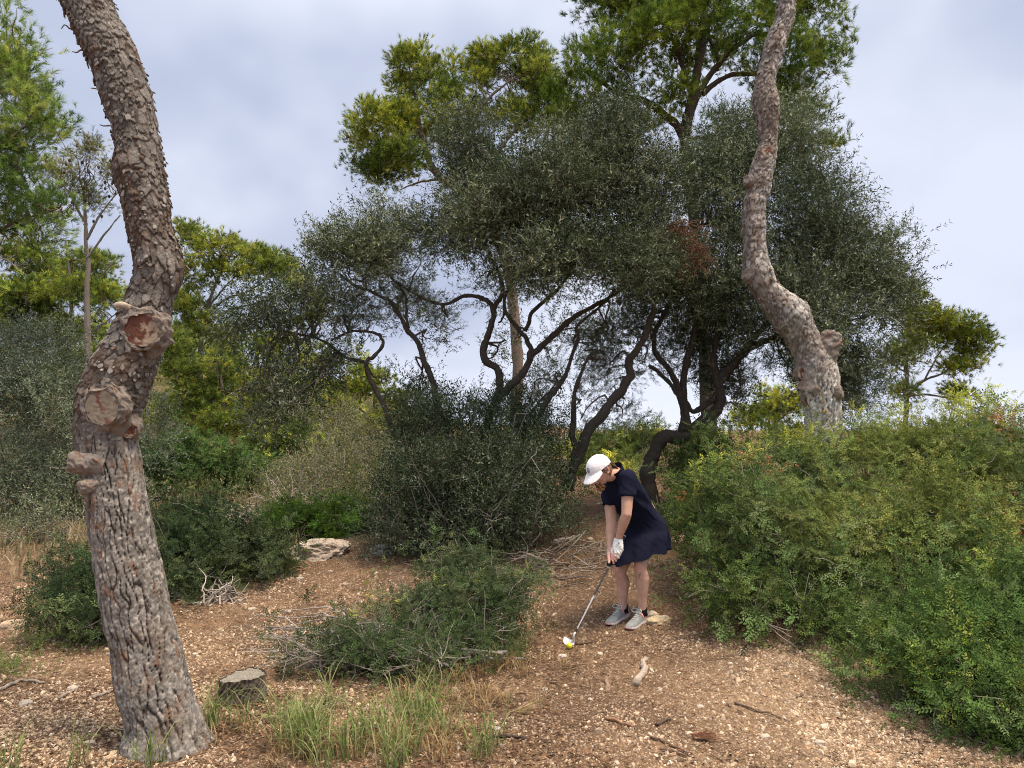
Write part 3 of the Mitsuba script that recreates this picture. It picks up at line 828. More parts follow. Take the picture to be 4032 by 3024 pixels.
def branch_stub(parent, c, n, r, seed, out, flare=1.25):
    """The knobbly stump of a lost limb: rounded, split and weathered."""
    n = unit(np.asarray(n, float)); a, b = perp(n[None]); a, b = a[0], b[0]
    key = part(parent, 'branch_stub')
    prof = spline(np.array([(flare * 1.1, -.6), (flare, .0), (1.02, .35), (1.05, .7), (.92, .93), (.62, 1.02), (.3, .98), (.0, .97)]), 40)
    m = 48
    th = np.arange(m) / m * 2 * np.pi
    V = np.array([c + n * hh * out + (np.cos(th)[:, None] * a + np.sin(th)[:, None] * b) * r * max(rr, 0) for rr, hh in prof]).reshape(-1, 3)
    ax = c + n * ((V - c) @ n)[:, None]
    w = (meshkit.fbm(V * (1.3 / r) + seed, 3, seed) - .5)[:, None] * .5 + (meshkit.fbm(V * (4.0 / r) + seed, 3, seed + 3) - .5)[:, None] * .3
    V = V + (V - ax) * w + n * w * r * .5
    I, J = np.meshgrid(np.arange(39), np.arange(m), indexing='ij')
    f = np.stack([I * m + J, I * m + (J + 1) % m, (I + 1) * m + (J + 1) % m, (I + 1) * m + J], -1).reshape(-1, 4)
    s = meshkit.fbm(V * (5 / r), 3, seed + 1)[:, None]
    col = np.array((.215, .187, .162)) * (.3 + 1.35 * s)
    rb = sstep(.56, .68, meshkit.fbm(V * (2.5 / r), 2, seed + 4))[:, None]
    col = col * (1 - .6 * rb) + np.array((.17, .095, .065)) * .6 * rb
    scene[key] = ply((V, np.vstack([f[:, [0, 1, 2]], f[:, [0, 2, 3]]])), 'bark_material', smooth=True, color=col.clip(.02, .8))


NEAR = [(1640, 258, 466), (1610, 267, 448), (1590, 271, 439), (1560, 276, 428), (1500, 262, 408), (1400, 248, 383), (1300, 226, 358), (1200, 209, 336), (1100, 195, 316), (1010, 184, 301), (960, 170, 292), (900, 163, 302),
        (850, 168, 318), (800, 189, 338), (750, 224, 352), (700, 250, 364), (650, 272, 374), (600, 289, 392), (560, 290, 395), (500, 277, 377), (440, 264, 367), (380, 245, 360), (330, 248, 352),
        (280, 240, 342), (200, 215, 328), (120, 182, 300), (60, 155, 272), (0, 125, 243), (-110, 70, 178), (-260, -20, 82), (-420, -95, -5)]
pine = thing('pine_tree', 'nearest pine, thick leaning bare trunk with plated bark and sawn branch scars at left', 'tree')
zf = G(352 * Q, 1590 * Q)[1]
v, f, c, line = pine_trunk(NEAR, 4.0, 200, .0056, 5, 940, .014)
scene[f'{pine}__trunk'] = ply((v, f), 'bark_material', smooth=True, color=c)
rng = np.random.default_rng(77)
fl = bark_flakes(line, rng, 1000, 880, -500, .021)
fl.build(f'{pine}__bark_flakes', 'matte_material'); stuff(f'{pine}__bark_flakes')


def on_trunk(line, px, py, Y, out=0.0):
    """The point of the trunk's near surface that the pixel shows, and the direction outward from the axis there."""
    S, C, R, ypx, a, b, t = line
    i = np.argmin(np.abs(C[:, 2] - P(px * Q, py * Q, Y - .92 * R[np.argmin(np.abs(ypx - py))])[2]))
    x = (P(px * Q, py * Q, Y - .92 * R[i]) - C[i]) @ a[i]
    x = np.clip(x / R[i], -.95, .95)
    s = 1 if b[i][1] < 0 else -1
    n = a[i] * x + s * b[i] * math.sqrt(1 - x * x)
    return C[i] + n * (R[i] + out), n


for (px, py, r, o, kind, tilt, fl_) in [(312, 702, 37, .034, 'red', (0.10, -.9, -.10), 1.35), (228, 876, 38, .030, 'grey', (-.10, -.95, -.12), 1.42), (284, 925, 17, .035, 'red', (.35, -.8, -.25), 1.6)]:
    q_, n_ = on_trunk(line, px, py, 4.0, -.004)
    branch_scar(pine, q_, np.array(tilt), r * Q * 3.85 / F_PX, px, o, kind, flare=fl_)
q_, n_ = on_trunk(line, 200, 1000, 4.0, -.03)
branch_stub(pine, q_ + np.array([-.02, -.0, .0]), (-.93, -.30, .12), .054, 404, .110)
q_, n_ = on_trunk(line, 205, 1042, 4.0, -.02)
branch_stub(pine, q_, (-.60, -.62, -.22), .034, 405, .085)
labels[f'{pine}__branch_scar'] = {'label': 'large reddish brown sawn branch scar'}
labels[f'{pine}__branch_scar_001'] = {'label': 'pale ringed sawn branch scar with a thick collar'}
k = part(pine, 'twig_stub'); tw = Acc()
q_, n_ = on_trunk(line, 282, 668, 4.0)
tw.add(*tube(spline([q_, q_ + [-.025, -.03, .012], q_ + [-.06, -.04, .005]], 8), [.016] * 7 + [.011], 8, True), (.42, .36, .29)); tw.build(k, 'bark_material', True)
for px, py, dx, dz in [(232, 84, -.05, -.02), (233, 265, -.06, .01), (212, 180, -.045, .015), (385, 575, .05, -.03), (372, 690, .03, -.03), (372, 363, .03, .01), (141, 30, -.045, -.03)]:
    i = np.argmin(np.abs(line[3] - py)); s = 1 if dx > 0 else -1
    q_ = line[1][i] + line[4][i] * line[2][i] * s * (1 if line[4][i][0] > 0 else -1)
    tw = Acc(); tw.add(*tube(bent(q_ - [s * .02, 0, 0], q_ + np.array([dx, -.01, dz]), rng, .2, 4), np.linspace(.006, .0025, 8), 5, True), (.22, .18, .15)); tw.build(part(pine, 'twig_stub'), 'matte_material', True)

FAR = [(1150, 1738, 1850), (1060, 1740, 1838), (1000, 1741, 1830), (936, 1742, 1815), (893, 1741, 1815), (858, 1735, 1813), (822, 1727, 1812), (794, 1720, 1806), (766, 1712, 1795), (737, 1698, 1778), (709, 1682, 1762), (680, 1654, 1757), (652, 1636, 1721),
       (623, 1620, 1687), (588, 1602, 1671), (545, 1604, 1657), (492, 1603, 1654), (439, 1604, 1656), (415, 1612, 1664), (382, 1614, 1671), (349, 1624, 1676), (305, 1638, 1680), (262, 1633, 1684),
       (218, 1624, 1684), (175, 1630, 1676), (125, 1643, 1690), (82, 1654, 1703), (44, 1672, 1717), (0, 1679, 1720), (-80, 1700, 1738), (-180, 1706, 1740), (-320, 1690, 1716)]
pine2 = thing('pine_tree', 'pine with pale grey S-curved bare trunk rising out of the right thicket', 'tree')
v, f, c, line2 = pine_trunk(FAR, 7.6, 96, .0145, 25, 800, .020)
scene[f'{pine2}__trunk'] = ply((v, f), 'bark_material', smooth=True, color=((.33 * ((c * .45 + c.mean(1, keepdims=True) * .55 * np.array([1.02, 1.0, .96])) / .15) ** 1.2)).clip(.015, .7))
fl = bark_flakes(line2, rng, 700, 780, -350, .030, .85)
fl.build(f'{pine2}__bark_flakes', 'matte_material'); stuff(f'{pine2}__bark_flakes')
for (px, py, r, o, tilt, kd, nm, dx) in [(1782, 800, 24, .40, (.34, -.06, .94), 'grey', 'branch_stub', 0), (1806, 852, 15, .11, (.80, -.55, .2), 'grey', 'branch_stub', 0), (1613, 393, 12, .09, (-.75, -.6, .25), 'grey', 'branch_stub', 0),
                                   (1606, 585, 13, .05, (-.8, -.6, .1), 'grey', 'branch_stub', 0), (1655, 328, 11, .010, (.05, -1, .0), 'red', 'branch_scar', 0), (1737, 797, 12, .03, (-.1, -1, .0), 'red', 'branch_scar', 0), (1752, 862, 10, .02, (0, -1, 0), 'red', 'branch_scar', 0)]:
    q_, n_ = on_trunk(line2, px, py, 7.6, -.03 if nm == 'branch_stub' else -.004)
    if r > 20 and nm == 'branch_stub': q_ = q_ - n_ * .11
    if r == 15: q_ = q_ - n_ * .03
    if nm == 'branch_stub': branch_stub(pine2, q_, tilt, r * Q * 7.5 / F_PX, px, o)
    else: branch_scar(pine2, q_, tilt, r * Q * 7.5 / F_PX, px, o, kd, nm, .3, 1.4)
# resin that ran down the bark
q_, n_ = on_trunk(line2, 1778, 840, 7.6, .006)
rz = Acc()
for i in range(26):
    s_ = trimesh.creation.icosphere(1)
    dz = rng.uniform(-.22, .12)
    rz.add(np.array(s_.vertices) * rng.uniform(.6, 1.3) * np.array([.007, .006, .018]) + q_ + [rng.normal(0, .03), 0, dz], s_.faces, np.array((.40, .29, .14)) * rng.uniform(.6, 1.2))
rz.build(f'{pine2}__resin', 'matte_material', True); stuff(f'{pine2}__resin')

# ---------------------------------------------------------------- stump
st = thing('tree_stump', 'low sawn tree stump with dark furrowed bark right of the left pine', 'stump')
c0 = G(243, 700)
rs = np.random.default_rng(5)
m, K = 120, 26
th = np.arange(m) / m * 2 * np.pi
H = .185
V = []
cell = np.cumsum(rs.uniform(.6, 1.4, 26)); cell = cell / cell[-1] * 2 * np.pi
for q in np.linspace(0, 1, K):
    tw = th + .25 * np.sin(q * 5) + .3 * (meshkit.noise(np.column_stack([np.cos(th) * 2, np.sin(th) * 2, 0 * th + q * 3]), 8) - .5)
    dcell = np.min(np.abs((tw[:, None] - cell[None] + np.pi) % (2 * np.pi) - np.pi), 1)
    r = (.128 + .03 * (1 - q) ** 2.2) * (1 + .10 * np.cos(th * 3 + 1)) - .015 * np.exp(-(dcell / .045) ** 2) + .010 * (meshkit.noise(np.column_stack([np.cos(th) * 6, np.sin(th) * 6, 0 * th + q * 9]), 9) - .5)
    V.append(np.column_stack([c0[0] + r * np.cos(th), c0[1] + r * np.sin(th), c0[2] - .04 + q * H + q * (.012 * np.cos(th) + .002 * np.sin(th)) + .003 * q ** 6 * np.sin(th * 9)]))
V = np.array(V).reshape(-1, 3)
I, J = np.meshgrid(np.arange(K - 1), np.arange(m), indexing='ij')
f = np.stack([I * m + J, I * m + (J + 1) % m, (I + 1) * m + (J + 1) % m, (I + 1) * m + J], -1).reshape(-1, 4)
scene[f'{st}__bark'] = ply((V, f), 'bark_material', smooth=True, color=np.array((.095, .080, .064)) * (.45 + 1.1 * meshkit.fbm(V * 50, 3, 3))[:, None])
rr = np.linspace(0, 1, 18)
top = V[-m:]; ctr = top.mean(0)
W = np.array([ctr + (top - ctr) * q * .955 + [0, 0, -.004] for q in rr]).reshape(-1, 3)
rad = np.repeat(rr, m)
I, J = np.meshgrid(np.arange(17), np.arange(m), indexing='ij')
f = np.stack([I * m + J, I * m + (J + 1) % m, (I + 1) * m + (J + 1) % m, (I + 1) * m + J], -1).reshape(-1, 4)
W[:, 2] += (meshkit.fbm(W * 60, 3, 2) - .5) * .012
scene[f'{st}__sawn_top'] = ply((W, f), 'matte_material', smooth=True, color=np.array((.25, .225, .185)) * (.7 + .3 * np.sin(rad * 60)[:, None] * .5 + .6 * (meshkit.fbm(W * 40, 3, 4) - .3)[:, None]))

# ---------------------------------------------------------------- woody plants
OLIVE_BARK = (.080, .067, .054)


def limbs(parent, specs, Y, rng, col=OLIVE_BARK, name='limb', sides=9, wob=.0, s2212=Q, mat='bark_material', root=False):
    """specs: [((x, y) or (x, y, dY) ..., w0, w1)] with picture measures; every limb is a part."""
    lines = []
    for pts, w0, w1 in specs:
        p = np.array([P(q[0], q[1], Y + (q[2] if len(q) > 2 else 0)) for q in pts])
        n = 8 * len(p)
        c = spline(p, n)
        r = np.linspace(w0, w1, n) / 2 * Y / F_PX
        c = c + (np.stack([meshkit.noise(np.column_stack([np.linspace(0, len(p) * 2, n), np.full(n, k), np.full(n, 1.)]), int(abs(pts[0][0])) % 97) for k in range(3)], -1) - .5) * np.minimum(r, .06)[:, None] * 1.1
        r = r * (1 + .22 * (meshkit.noise(np.column_stack([np.linspace(0, len(p) * 4, n), np.zeros(n), np.zeros(n)]), 3 + int(abs(pts[0][1])) % 53) - .5))
        v, f = tube(c, r, sides, True)
        v = v + ((meshkit.fbm(v * 16, 3, 4) - .5) * np.repeat(r, sides).mean() * .8)[:, None] * unit(v - np.vstack([np.repeat(c, sides, 0), c[0], c[-1]]))
        scene[part(parent, name)] = ply((v, f), mat, smooth=True, color=np.array(col) * (.6 + .8 * meshkit.fbm(v * 30, 3, 2))[:, None] + 0 * v)
        lines.append((c, r))
    return lines


def twigs(acc, lines, targets, rng, r0=.012, r1=.003, col=(.14, .115, .095), wob=.15, sag=0.0, sides=5, frac=.35):
    """Crooked twigs from the nearest wood to each target."""
    pts = np.vstack([l[0][int(len(l[0]) * frac):] for l in lines])
    tree = cKDTree(pts)
    for tg in targets:
        _, i = tree.query(tg)
        p = bent(pts[i], tg, rng, wob, 5, sag)
        v, f = tube(p, np.linspace(r0, r1, len(p)), sides)
        acc.add(v, f, np.array(col) * rng.uniform(.7, 1.25))


# wild olive in the middle: its limbs fan out of a thicket of shoots
OL = lambda x, y: (279.4 + .1837 * x, 228.6 + .1837 * y)
olive = thing('wild_olive_tree', 'wide wild olive with many crooked dark stems and grey green crown behind the golfer', 'tree')
YO = 9.4
sp = [([OL(640, 1150), OL(560, 950), OL(500, 840), OL(475, 740), OL(500, 700), OL(560, 640), OL(556, 590), OL(520, 568), OL(400, 560), OL(280, 608)], 7, 2.2),
      ([OL(475, 742), OL(440, 722), OL(370, 712), OL(330, 680), OL(250, 620), OL(180, 592), OL(0, 550), (255, 322), (225, 330)], 4.5, 1.6),
      ([OL(930, 1150), OL(890, 1010), OL(850, 890), OL(800, 740), OL(760, 630), OL(700, 550), OL(650, 460), OL(600, 400), OL(540, 360), OL(470, 330)], 9, 3),
      ([OL(704, 545), OL(690, 460), OL(690, 380), OL(640, 300), OL(560, 210)], 4, 1.6),
      ([OL(1090, 1230), OL(1130, 1090), OL(1180, 930), OL(1188, 800), OL(1118, 685), OL(1140, 590), OL(1160, 470), OL(1130, 390), OL(1060, 368), OL(990, 372), OL(910, 410), OL(790, 380), OL(620, 285)], 11, 2.6),
      ([OL(1160, 445), OL(1215, 350), OL(1180, 220), OL(1130, 100), OL(1050, -60), OL(980, -260)], 6, 2.2),
      ([OL(1180, 930), OL(1240, 860), OL(1335, 785), OL(1395, 665), OL(1480, 592), OL(1580, 500), OL(1700, 422), OL(1800, 370), OL(1900, 300)], 10, 4),
      ([OL(1370, 720), OL(1362, 640), OL(1325, 575), OL(1255, 495), OL(1222, 380), OL(1290, 250), OL(1330, 60), OL(1360, -160)], 6.5, 2.4),
      ([OL(1340, 560), OL(1385, 450), OL(1500, 340), OL(1600, 200), OL(1640, 0), OL(1660, -200)], 5.5, 2.2),
      ([OL(1330, 1200), OL(1370, 1090), OL(1480, 910), OL(1565, 780), OL(1620, 600), OL(1622, 530), OL(1740, 430), OL(1830, 330)], 7.5, 2.6),
      ([OL(1560, 1420), OL(1600, 1300), OL(1660, 1140), OL(1780, 970), OL(1890, 850), OL(1912, 720), OL(1985, 610), OL(2030, 480), OL(2050, 300), OL(2000, 120)], 15, 5),
      ([OL(1605, 1250), OL(1600, 1080), OL(1602, 900), OL(1640, 800), OL(1690, 690)], 8.5, 3),
      ([OL(800, 1215), OL(730, 1165), OL(650, 1130), OL(590, 1050)], 7, 4)]
ol = limbs(olive, [(p_, a_ * .86, b_ * .8) for p_, a_, b_ in sp], YO, np.random.default_rng(3))
rng = np.random.default_rng(101)
LO = [lobe(345, 262, YO, 38, 42, .6), lobe(390, 250, YO - .2, 42, 42, .8, 1), lobe(352, 320, YO, 30, 34, .5, .7), lobe(410, 305, YO + .2, 34, 26, .5, .5), lobe(430, 235, YO + .2, 45, 30, .8, .8), lobe(475, 160, YO, 45, 50, .9), lobe(490, 225, YO - .4, 55, 45, .9),
      lobe(545, 190, YO - .8, 60, 60, 1.0, 1.2), lobe(600, 165, YO - .3, 62, 60, 1.0, 1.2), lobe(640, 200, YO - .5, 50, 55, .9), lobe(560, 260, YO - 1.0, 60, 36, .9), lobe(620, 255, YO - .8, 55, 45, .9), lobe(500, 280, YO + .4, 40, 24, .6, .5), lobe(655, 265, YO + .2, 45, 50, .9),
      lobe(440, 330, YO + .7, 24, 40, .4, .45), lobe(505, 345, YO + 1.0, 30, 36, .5, .40), lobe(575, 360, YO + .9, 42, 46, .5, .75), lobe(625, 350, YO + .8, 40, 46, .5, .75), lobe(405, 390, YO + .6, 32, 30, .4, .5), lobe(600, 415, YO + .8, 44, 34, .4, .45), lobe(545, 410, YO + 1.2, 50, 40, .4, .45)]
LO = [[*l[:3], *(max(q - .09, .6 * q) for q in l[3:6]), l[6]] for l in LO]
SL = sublobes(LO, rng, 10, .33)
p, d, _ = sample(SL, 17500, rng, .36, .25, (.9, .45, .5))
grow(f'{olive}__foliage', 'olive', p, d, rng, nl=12, L=.19, leaf=.050, w=.0125)
p, d, _ = sample(np.array(LO)[:14], 3400, rng, .5, .0)
grow(f'{olive}__foliage', 'olive', p, d, rng, nl=12, L=.19, leaf=.048, w=.012)
tw = Acc()
twigs(tw, ol, SL[:, :3][rng.permutation(len(SL))[:330]], rng, .015, .0035, (.10, .085, .07))
p, d, _ = sample(SL, 260, rng, .4, .2)
for a, b in zip(p, d):
    tw.add(*tube(bent(a - b * .35, a + b * .12, rng, .15, 4), np.linspace(.005, .0018, 8), 4), np.array((.20, .18, .15)) * rng.uniform(.6, 1.3))
tw.build(f'{olive}__twigs', 'matte_material', True); stuff(f'{olive}__twigs')
# the low branch at its left, hanging forward
HL = [lobe(305, 300, YO - .3, 28, 16, .5), lobe(262, 310, YO - .3, 30, 15, .5), lobe(228, 330, YO - .2, 24, 14, .4), lobe(292, 342, YO - .2, 26, 13, .4, .7), lobe(320, 372, YO - .1, 20, 24, .4), lobe(290, 392, YO - .3, 32, 26, .5), lobe(256, 362, YO - .2, 24, 14, .4, .6), lobe(266, 418, YO - .3, 18, 14, .3, .7), lobe(338, 335, YO, 14, 22, .3, .5)]
HS = sublobes(HL, rng, 9, .38, down=1)
p, d, _ = sample(HS, 2200, rng, .4, -.1, (.9, -.1, .5))
grow(f'{olive}__hanging_foliage', 'olive', p, d, rng, nl=12, L=.20, leaf=.047, w=.012, silver=.34)
tw = Acc()
twigs(tw, ol[:2], HS[:, :3][rng.permutation(len(HS))[:60]], rng, .013, .003, (.20, .17, .14), .2)
for a, b in [((322, 378), (245, 425)), ((345, 372), (262, 430)), ((340, 362), (262, 402)), ((338, 360), (280, 370))]:
    tw.add(*tube(bent(P(*a, YO - .2), P(*b, YO - .3), rng, .08, 6, .06), np.linspace(.012, .003, 12), 5), (.26, .22, .18))
tw.build(f'{olive}__twigs_001', 'matte_material', True); stuff(f'{olive}__twigs_001')
# shoots at its foot
BL = [lobe(440, 500, YO - .9, 75, 62, .8, 1.2), lobe(500, 500, YO - 1.2, 65, 62, .8, 1.2), lobe(395, 510, YO - .6, 40, 50, .6), lobe(540, 500, YO - .9, 38, 58, .6), lobe(470, 440, YO - .5, 70, 40, .7), lobe(520, 450, YO - .3, 45, 42, .6), lobe(410, 440, YO - .2, 40, 38, .6, .8), lobe(470, 545, YO - 1.1, 90, 26, .7), lobe(425, 425, YO - .2, 42, 26, .6, .6)]
BS = sublobes(BL, rng, 9, .4)
p, d, _ = sample(BS, 7600, rng, .42, .3, (.6, .7, .5))
p, d = above_ground(p, d)
grow(f'{olive}__basal_shoots', 'olive', p, d, rng, nl=12, L=.21, leaf=.042, w=.0115, cols=((.052, .068, .036), (.15, .17, .125)), silver=.22)
p, d, _ = sample(np.array(BL), 1500, rng, .7, 0)
p, d = above_ground(p, d)
grow(f'{olive}__basal_shoots', 'olive', p, d, rng, nl=10, L=.21, leaf=.042, w=.013, cols=((.05, .065, .035), (.13, .15, .11)), silver=.2)
tw = Acc()
for i in range(130):
    l = BS[rng.integers(len(BS))]
    a = np.array([*(l[:2] + rng.normal(0, .12, 2)), 0]); a[2] = ground_z(a[0], a[1])
    a[:2] = a[:2] * .6 + np.array([-.45, YO - .6]) * .4; a[2] = ground_z(a[0], a[1])
    tip = l[:3] + rng.normal(0, .16, 3) + [0, -.12, .10]
    q_ = bent(a, tip, rng, .05, 5, .03)
    tw.add(*tube(q_, np.linspace(.010, .003, len(q_)), 5), np.array((.27, .25, .21)) * rng.uniform(.6, 1.15))
    for s_ in range(4):
        b0 = q_[rng.integers(len(q_) // 2, len(q_))]
        tw.add(*tube(bent(b0, b0 + unit(rng.normal(size=3) + [0, -.4, .7]) * rng.uniform(.1, .28), rng, .1, 3), np.linspace(.004, .0018, 6), 4), np.array((.30, .28, .235)) * rng.uniform(.7, 1.15))
tw.build(f'{olive}__shoot_stems', 'matte_material', True); stuff(f'{olive}__shoot_stems')

# second olive, right
olive2 = thing('wild_olive_tree', 'wild olive with a bent low trunk, its dark crown behind the S-curved pine', 'tree')
FQ = lambda x, y, *d: (x * Q, y * Q, *d)
YR = 9.9
sp = [([FQ(1415, 1120), FQ(1405, 1050), FQ(1406, 990), FQ(1432, 950), FQ(1480, 938), FQ(1522, 908), FQ(1552, 880), FQ(1553, 830), FQ(1580, 790), FQ(1622, 750), FQ(1670, 730), FQ(1730, 690, -.4)], 17, 5),
      ([FQ(1470, 935), FQ(1476, 880), FQ(1450, 810), FQ(1418, 765), FQ(1416, 715), FQ(1448, 650), FQ(1470, 590)], 8, 3),
      ([FQ(1545, 860), FQ(1500, 890), FQ(1465, 850), FQ(1420, 800), FQ(1400, 790)], 6, 3),
      ([FQ(1553, 840), FQ(1540, 770), FQ(1560, 690), FQ(1580, 600), FQ(1640, 500, .3)], 8, 3),
      ([FQ(1484, 930), FQ(1480, 800), FQ(1500, 700), FQ(1490, 600), FQ(1530, 500)], 8, 3),
      ([FQ(1400, 540), FQ(1430, 500), FQ(1500, 490), FQ(1560, 480)], 5, 3),
      ([FQ(1553, 830), FQ(1700, 640), FQ(1760, 560), FQ(1790, 420)], 6, 2)]
ol2 = limbs(olive2, sp, YR, np.random.default_rng(4))
LR = [lobe(705, 200, YR - .3, 48, 50, .9), lobe(745, 155, YR, 50, 45, .9), lobe(790, 150, YR + .2, 36, 40, .8), lobe(780, 220, YR - .3, 60, 60, 1.0, 1.2), lobe(830, 270, YR - .3, 58, 48, 1.0, 1.2), lobe(870, 310, YR - .2, 40, 48, .8), lobe(805, 320, YR - .6, 60, 50, 1.0, 1.2), lobe(860, 370, YR - .3, 36, 42, .8), lobe(715, 270, YR - .3, 50, 48, .9),
      lobe(740, 320, YR + .1, 34, 34, .7, .7), lobe(690, 300, YR, 42, 40, .7, .9), lobe(700, 355, YR + .2, 28, 42, .4, .9), lobe(730, 365, YR + .4, 28, 32, .4, .8), lobe(830, 385, YR - .2, 34, 34, .6), lobe(880, 245, YR, 26, 18, .5, .7), lobe(655, 325, YR + .5, 36, 44, .4, .8), lobe(725, 400, YR + .3, 34, 20, .3, .6)]
SR = sublobes(LR, rng, 10, .36)
p, d, _ = sample(SR, 16500, rng, .36, .2, (.9, .4, .5))
grow(f'{olive2}__foliage', 'olive', p, d, rng, nl=12, L=.20, leaf=.050, w=.0125, cols=((.066, .084, .046), (.19, .21, .155)), silver=.27)
p, d, _ = sample(np.array(LR)[:11], 2800, rng, .5, .0)
grow(f'{olive2}__foliage', 'olive', p, d, rng, nl=12, L=.2, leaf=.048, w=.012)
tw = Acc()
twigs(tw, ol2, SR[:, :3][rng.permutation(len(SR))[:170]], rng, .016, .004)
tw.build(f'{olive2}__twigs', 'matte_material', True); stuff(f'{olive2}__twigs')
tw = Acc()
for c_, n_, s_ in [((680, 228), 90, .22), ((697, 250), 50, .2), ((828, 340), 40, .12)]:
    c_ = P(*c_, YR - 1.2)
    for i in range(n_):
        a = c_ + rng.normal(0, .05, 3)
        tw.add(*tube(bent(a, a + unit(rng.normal(size=3) * [1, .6, .6] + [0, 0, -1.1]) * rng.uniform(.4, 1.3) * s_ * 1.6, rng, .2, 4), np.linspace(.005, .002, 8), 4), np.array((.19, .095, .06)) * rng.uniform(.7, 1.3))
k = f'{olive2}__dead_twigs'
tw.build(k, 'matte_material', True); stuff(k); labels[k]['label'] = 'rust brown dead twig bunch'

# ---------------------------------------------------------------- pines in leaf


def pine_tree(label, lobes, trunk, Y, tufts, rng, needles=30, L=.10, w=.005, col=(.075, .11, .02), young=(.17, .20, .03), youngp=.3, k=9, frac=.36, shoot=.085, bark=(.17, .135, .11), shell=.32, ntw=70, cones=0, group=None, flat=1.0, tw_r=.014, spread=.13):
    t = thing('pine_tree', label, 'tree', group)
    ln = limbs(t, trunk[:1], Y, rng, bark, 'trunk', 12) + limbs(t, trunk[1:], Y, rng, bark, 'limb', 7)
    SLs = sublobes(lobes, rng, k, frac)
    SLs[:, 5] *= flat
    a = Acc()
    p, d, _ = sample(SLs, tufts, rng, shell, .35, (.8, .55, .35))
    grow(f'{t}__crown', 'pine', p, d, rng, n=needles, shoot=shoot, L=L, w=w, col=col, young=young, youngp=youngp, per=6, spread=spread)
    a = Acc()
    twigs(a, ln, SLs[:, :3][rng.permutation(len(SLs))[:ntw]], rng, tw_r, tw_r * .3, np.array(bark) * .9, .13)
    for q_, dd in zip(p[:ntw * 3], d[:ntw * 3]):
        a.add(*tube(np.array([q_ - dd * .45, q_ - dd * .2 + rng.normal(0, .02, 3), q_]), [tw_r * .4, tw_r * .3, tw_r * .2], 4), np.array(bark) * .85)
    a.build(f'{t}__twigs', 'matte_material', True); stuff(f'{t}__twigs')
    if cones:
        a = Acc()
        s_ = trimesh.creation.icosphere(1)
        for l in SLs[rng.integers(0, len(SLs), cones)]:
            a.add(np.array(s_.vertices) * [.035, .035, .05] + l[:3] + rng.normal(0, .7, 3) * l[3:6], s_.faces, np.array((.10, .065, .045)) * rng.uniform(.6, 1.2))
        a.build(f'{t}__cones', 'matte_material', True); stuff(f'{t}__cones')
    return t


rng = np.random.default_rng(202)
YT = 14.0
pine_tree('tall dark green pine with a spreading crown above the olives, touching the top edge',
          [lobe(610, 20, YT, 40, 30, 1.0), lobe(655, 5, YT + .3, 50, 34, 1.2), lobe(605, 65, YT - .5, 46, 32, 1.0, 1.1), lobe(575, 95, YT - .6, 36, 26, .8), lobe(640, 95, YT - .3, 40, 24, .9), lobe(672, 98, YT - .5, 24, 16, .6, .7), lobe(720, 20, YT + .4, 60, 36, 1.2, 1.1), lobe(790, 30, YT + .2, 50, 44, 1.1, 1.1), lobe(815, 75, YT, 34, 28, .9),
           lobe(700, 58, YT + .3, 50, 10, .8, .6), lobe(775, 88, YT, 26, 20, .8, .7), lobe(795, 115, YT - .2, 34, 20, .8, .8), lobe(705, 122, YT - .1, 26, 8, .5, .4), lobe(655, 125, YT - .2, 36, 12, .7, .5), lobe(745, 118, YT, 20, 10, .6, .4), lobe(815, 150, YT, 22, 10, .5, .6), lobe(842, 148, YT, 16, 8, .4, .5), lobe(560, 120, YT - .5, 24, 16, .5, .8), lobe(850, 45, YT, 12, 22, .5, .4), lobe(680, -40, YT, 130, 40, 1.6, 1.5), lobe(660, 40, YT - .9, 34, 22, .8, 1.1), lobe(640, 40, YT - .9, 30, 24, .8), lobe(735, 34, YT - .8, 34, 18, .8), lobe(700, 10, YT - .9, 40, 26, .9, 1.1), lobe(780, 60, YT - .6, 34, 26, .8)],
          [([FQ(1545, 1010), FQ(1532, 930), FQ(1515, 700), FQ(1494, 420), FQ(1478, 290), FQ(1500, 190), FQ(1520, 60)], 16, 8), ([FQ(1478, 292), FQ(1430, 245), FQ(1380, 215), FQ(1320, 190), FQ(1260, 150)], 9, 3), ([FQ(1480, 290), FQ(1500, 215), FQ(1560, 130), FQ(1620, 80), FQ(1700, 70)], 8, 3),
           ([FQ(1515, 205), FQ(1570, 165), FQ(1640, 165), FQ(1720, 200)], 6, 2.5), ([FQ(1500, 225), FQ(1470, 130), FQ(1440, 60), FQ(1380, 0)], 5, 2), ([FQ(1555, 135), FQ(1530, 60), FQ(1560, -20)], 4, 2), ([FQ(1480, 300), FQ(1600, 290), FQ(1700, 300), FQ(1800, 310)], 5, 1.6)],
          YT, 18000, rng, 30, .10, .0062, (.058, .094, .020), (.15, .195, .036), .34, 11, .36, .09, (.085, .070, .058), ntw=90, spread=.11)
YM = 18.0
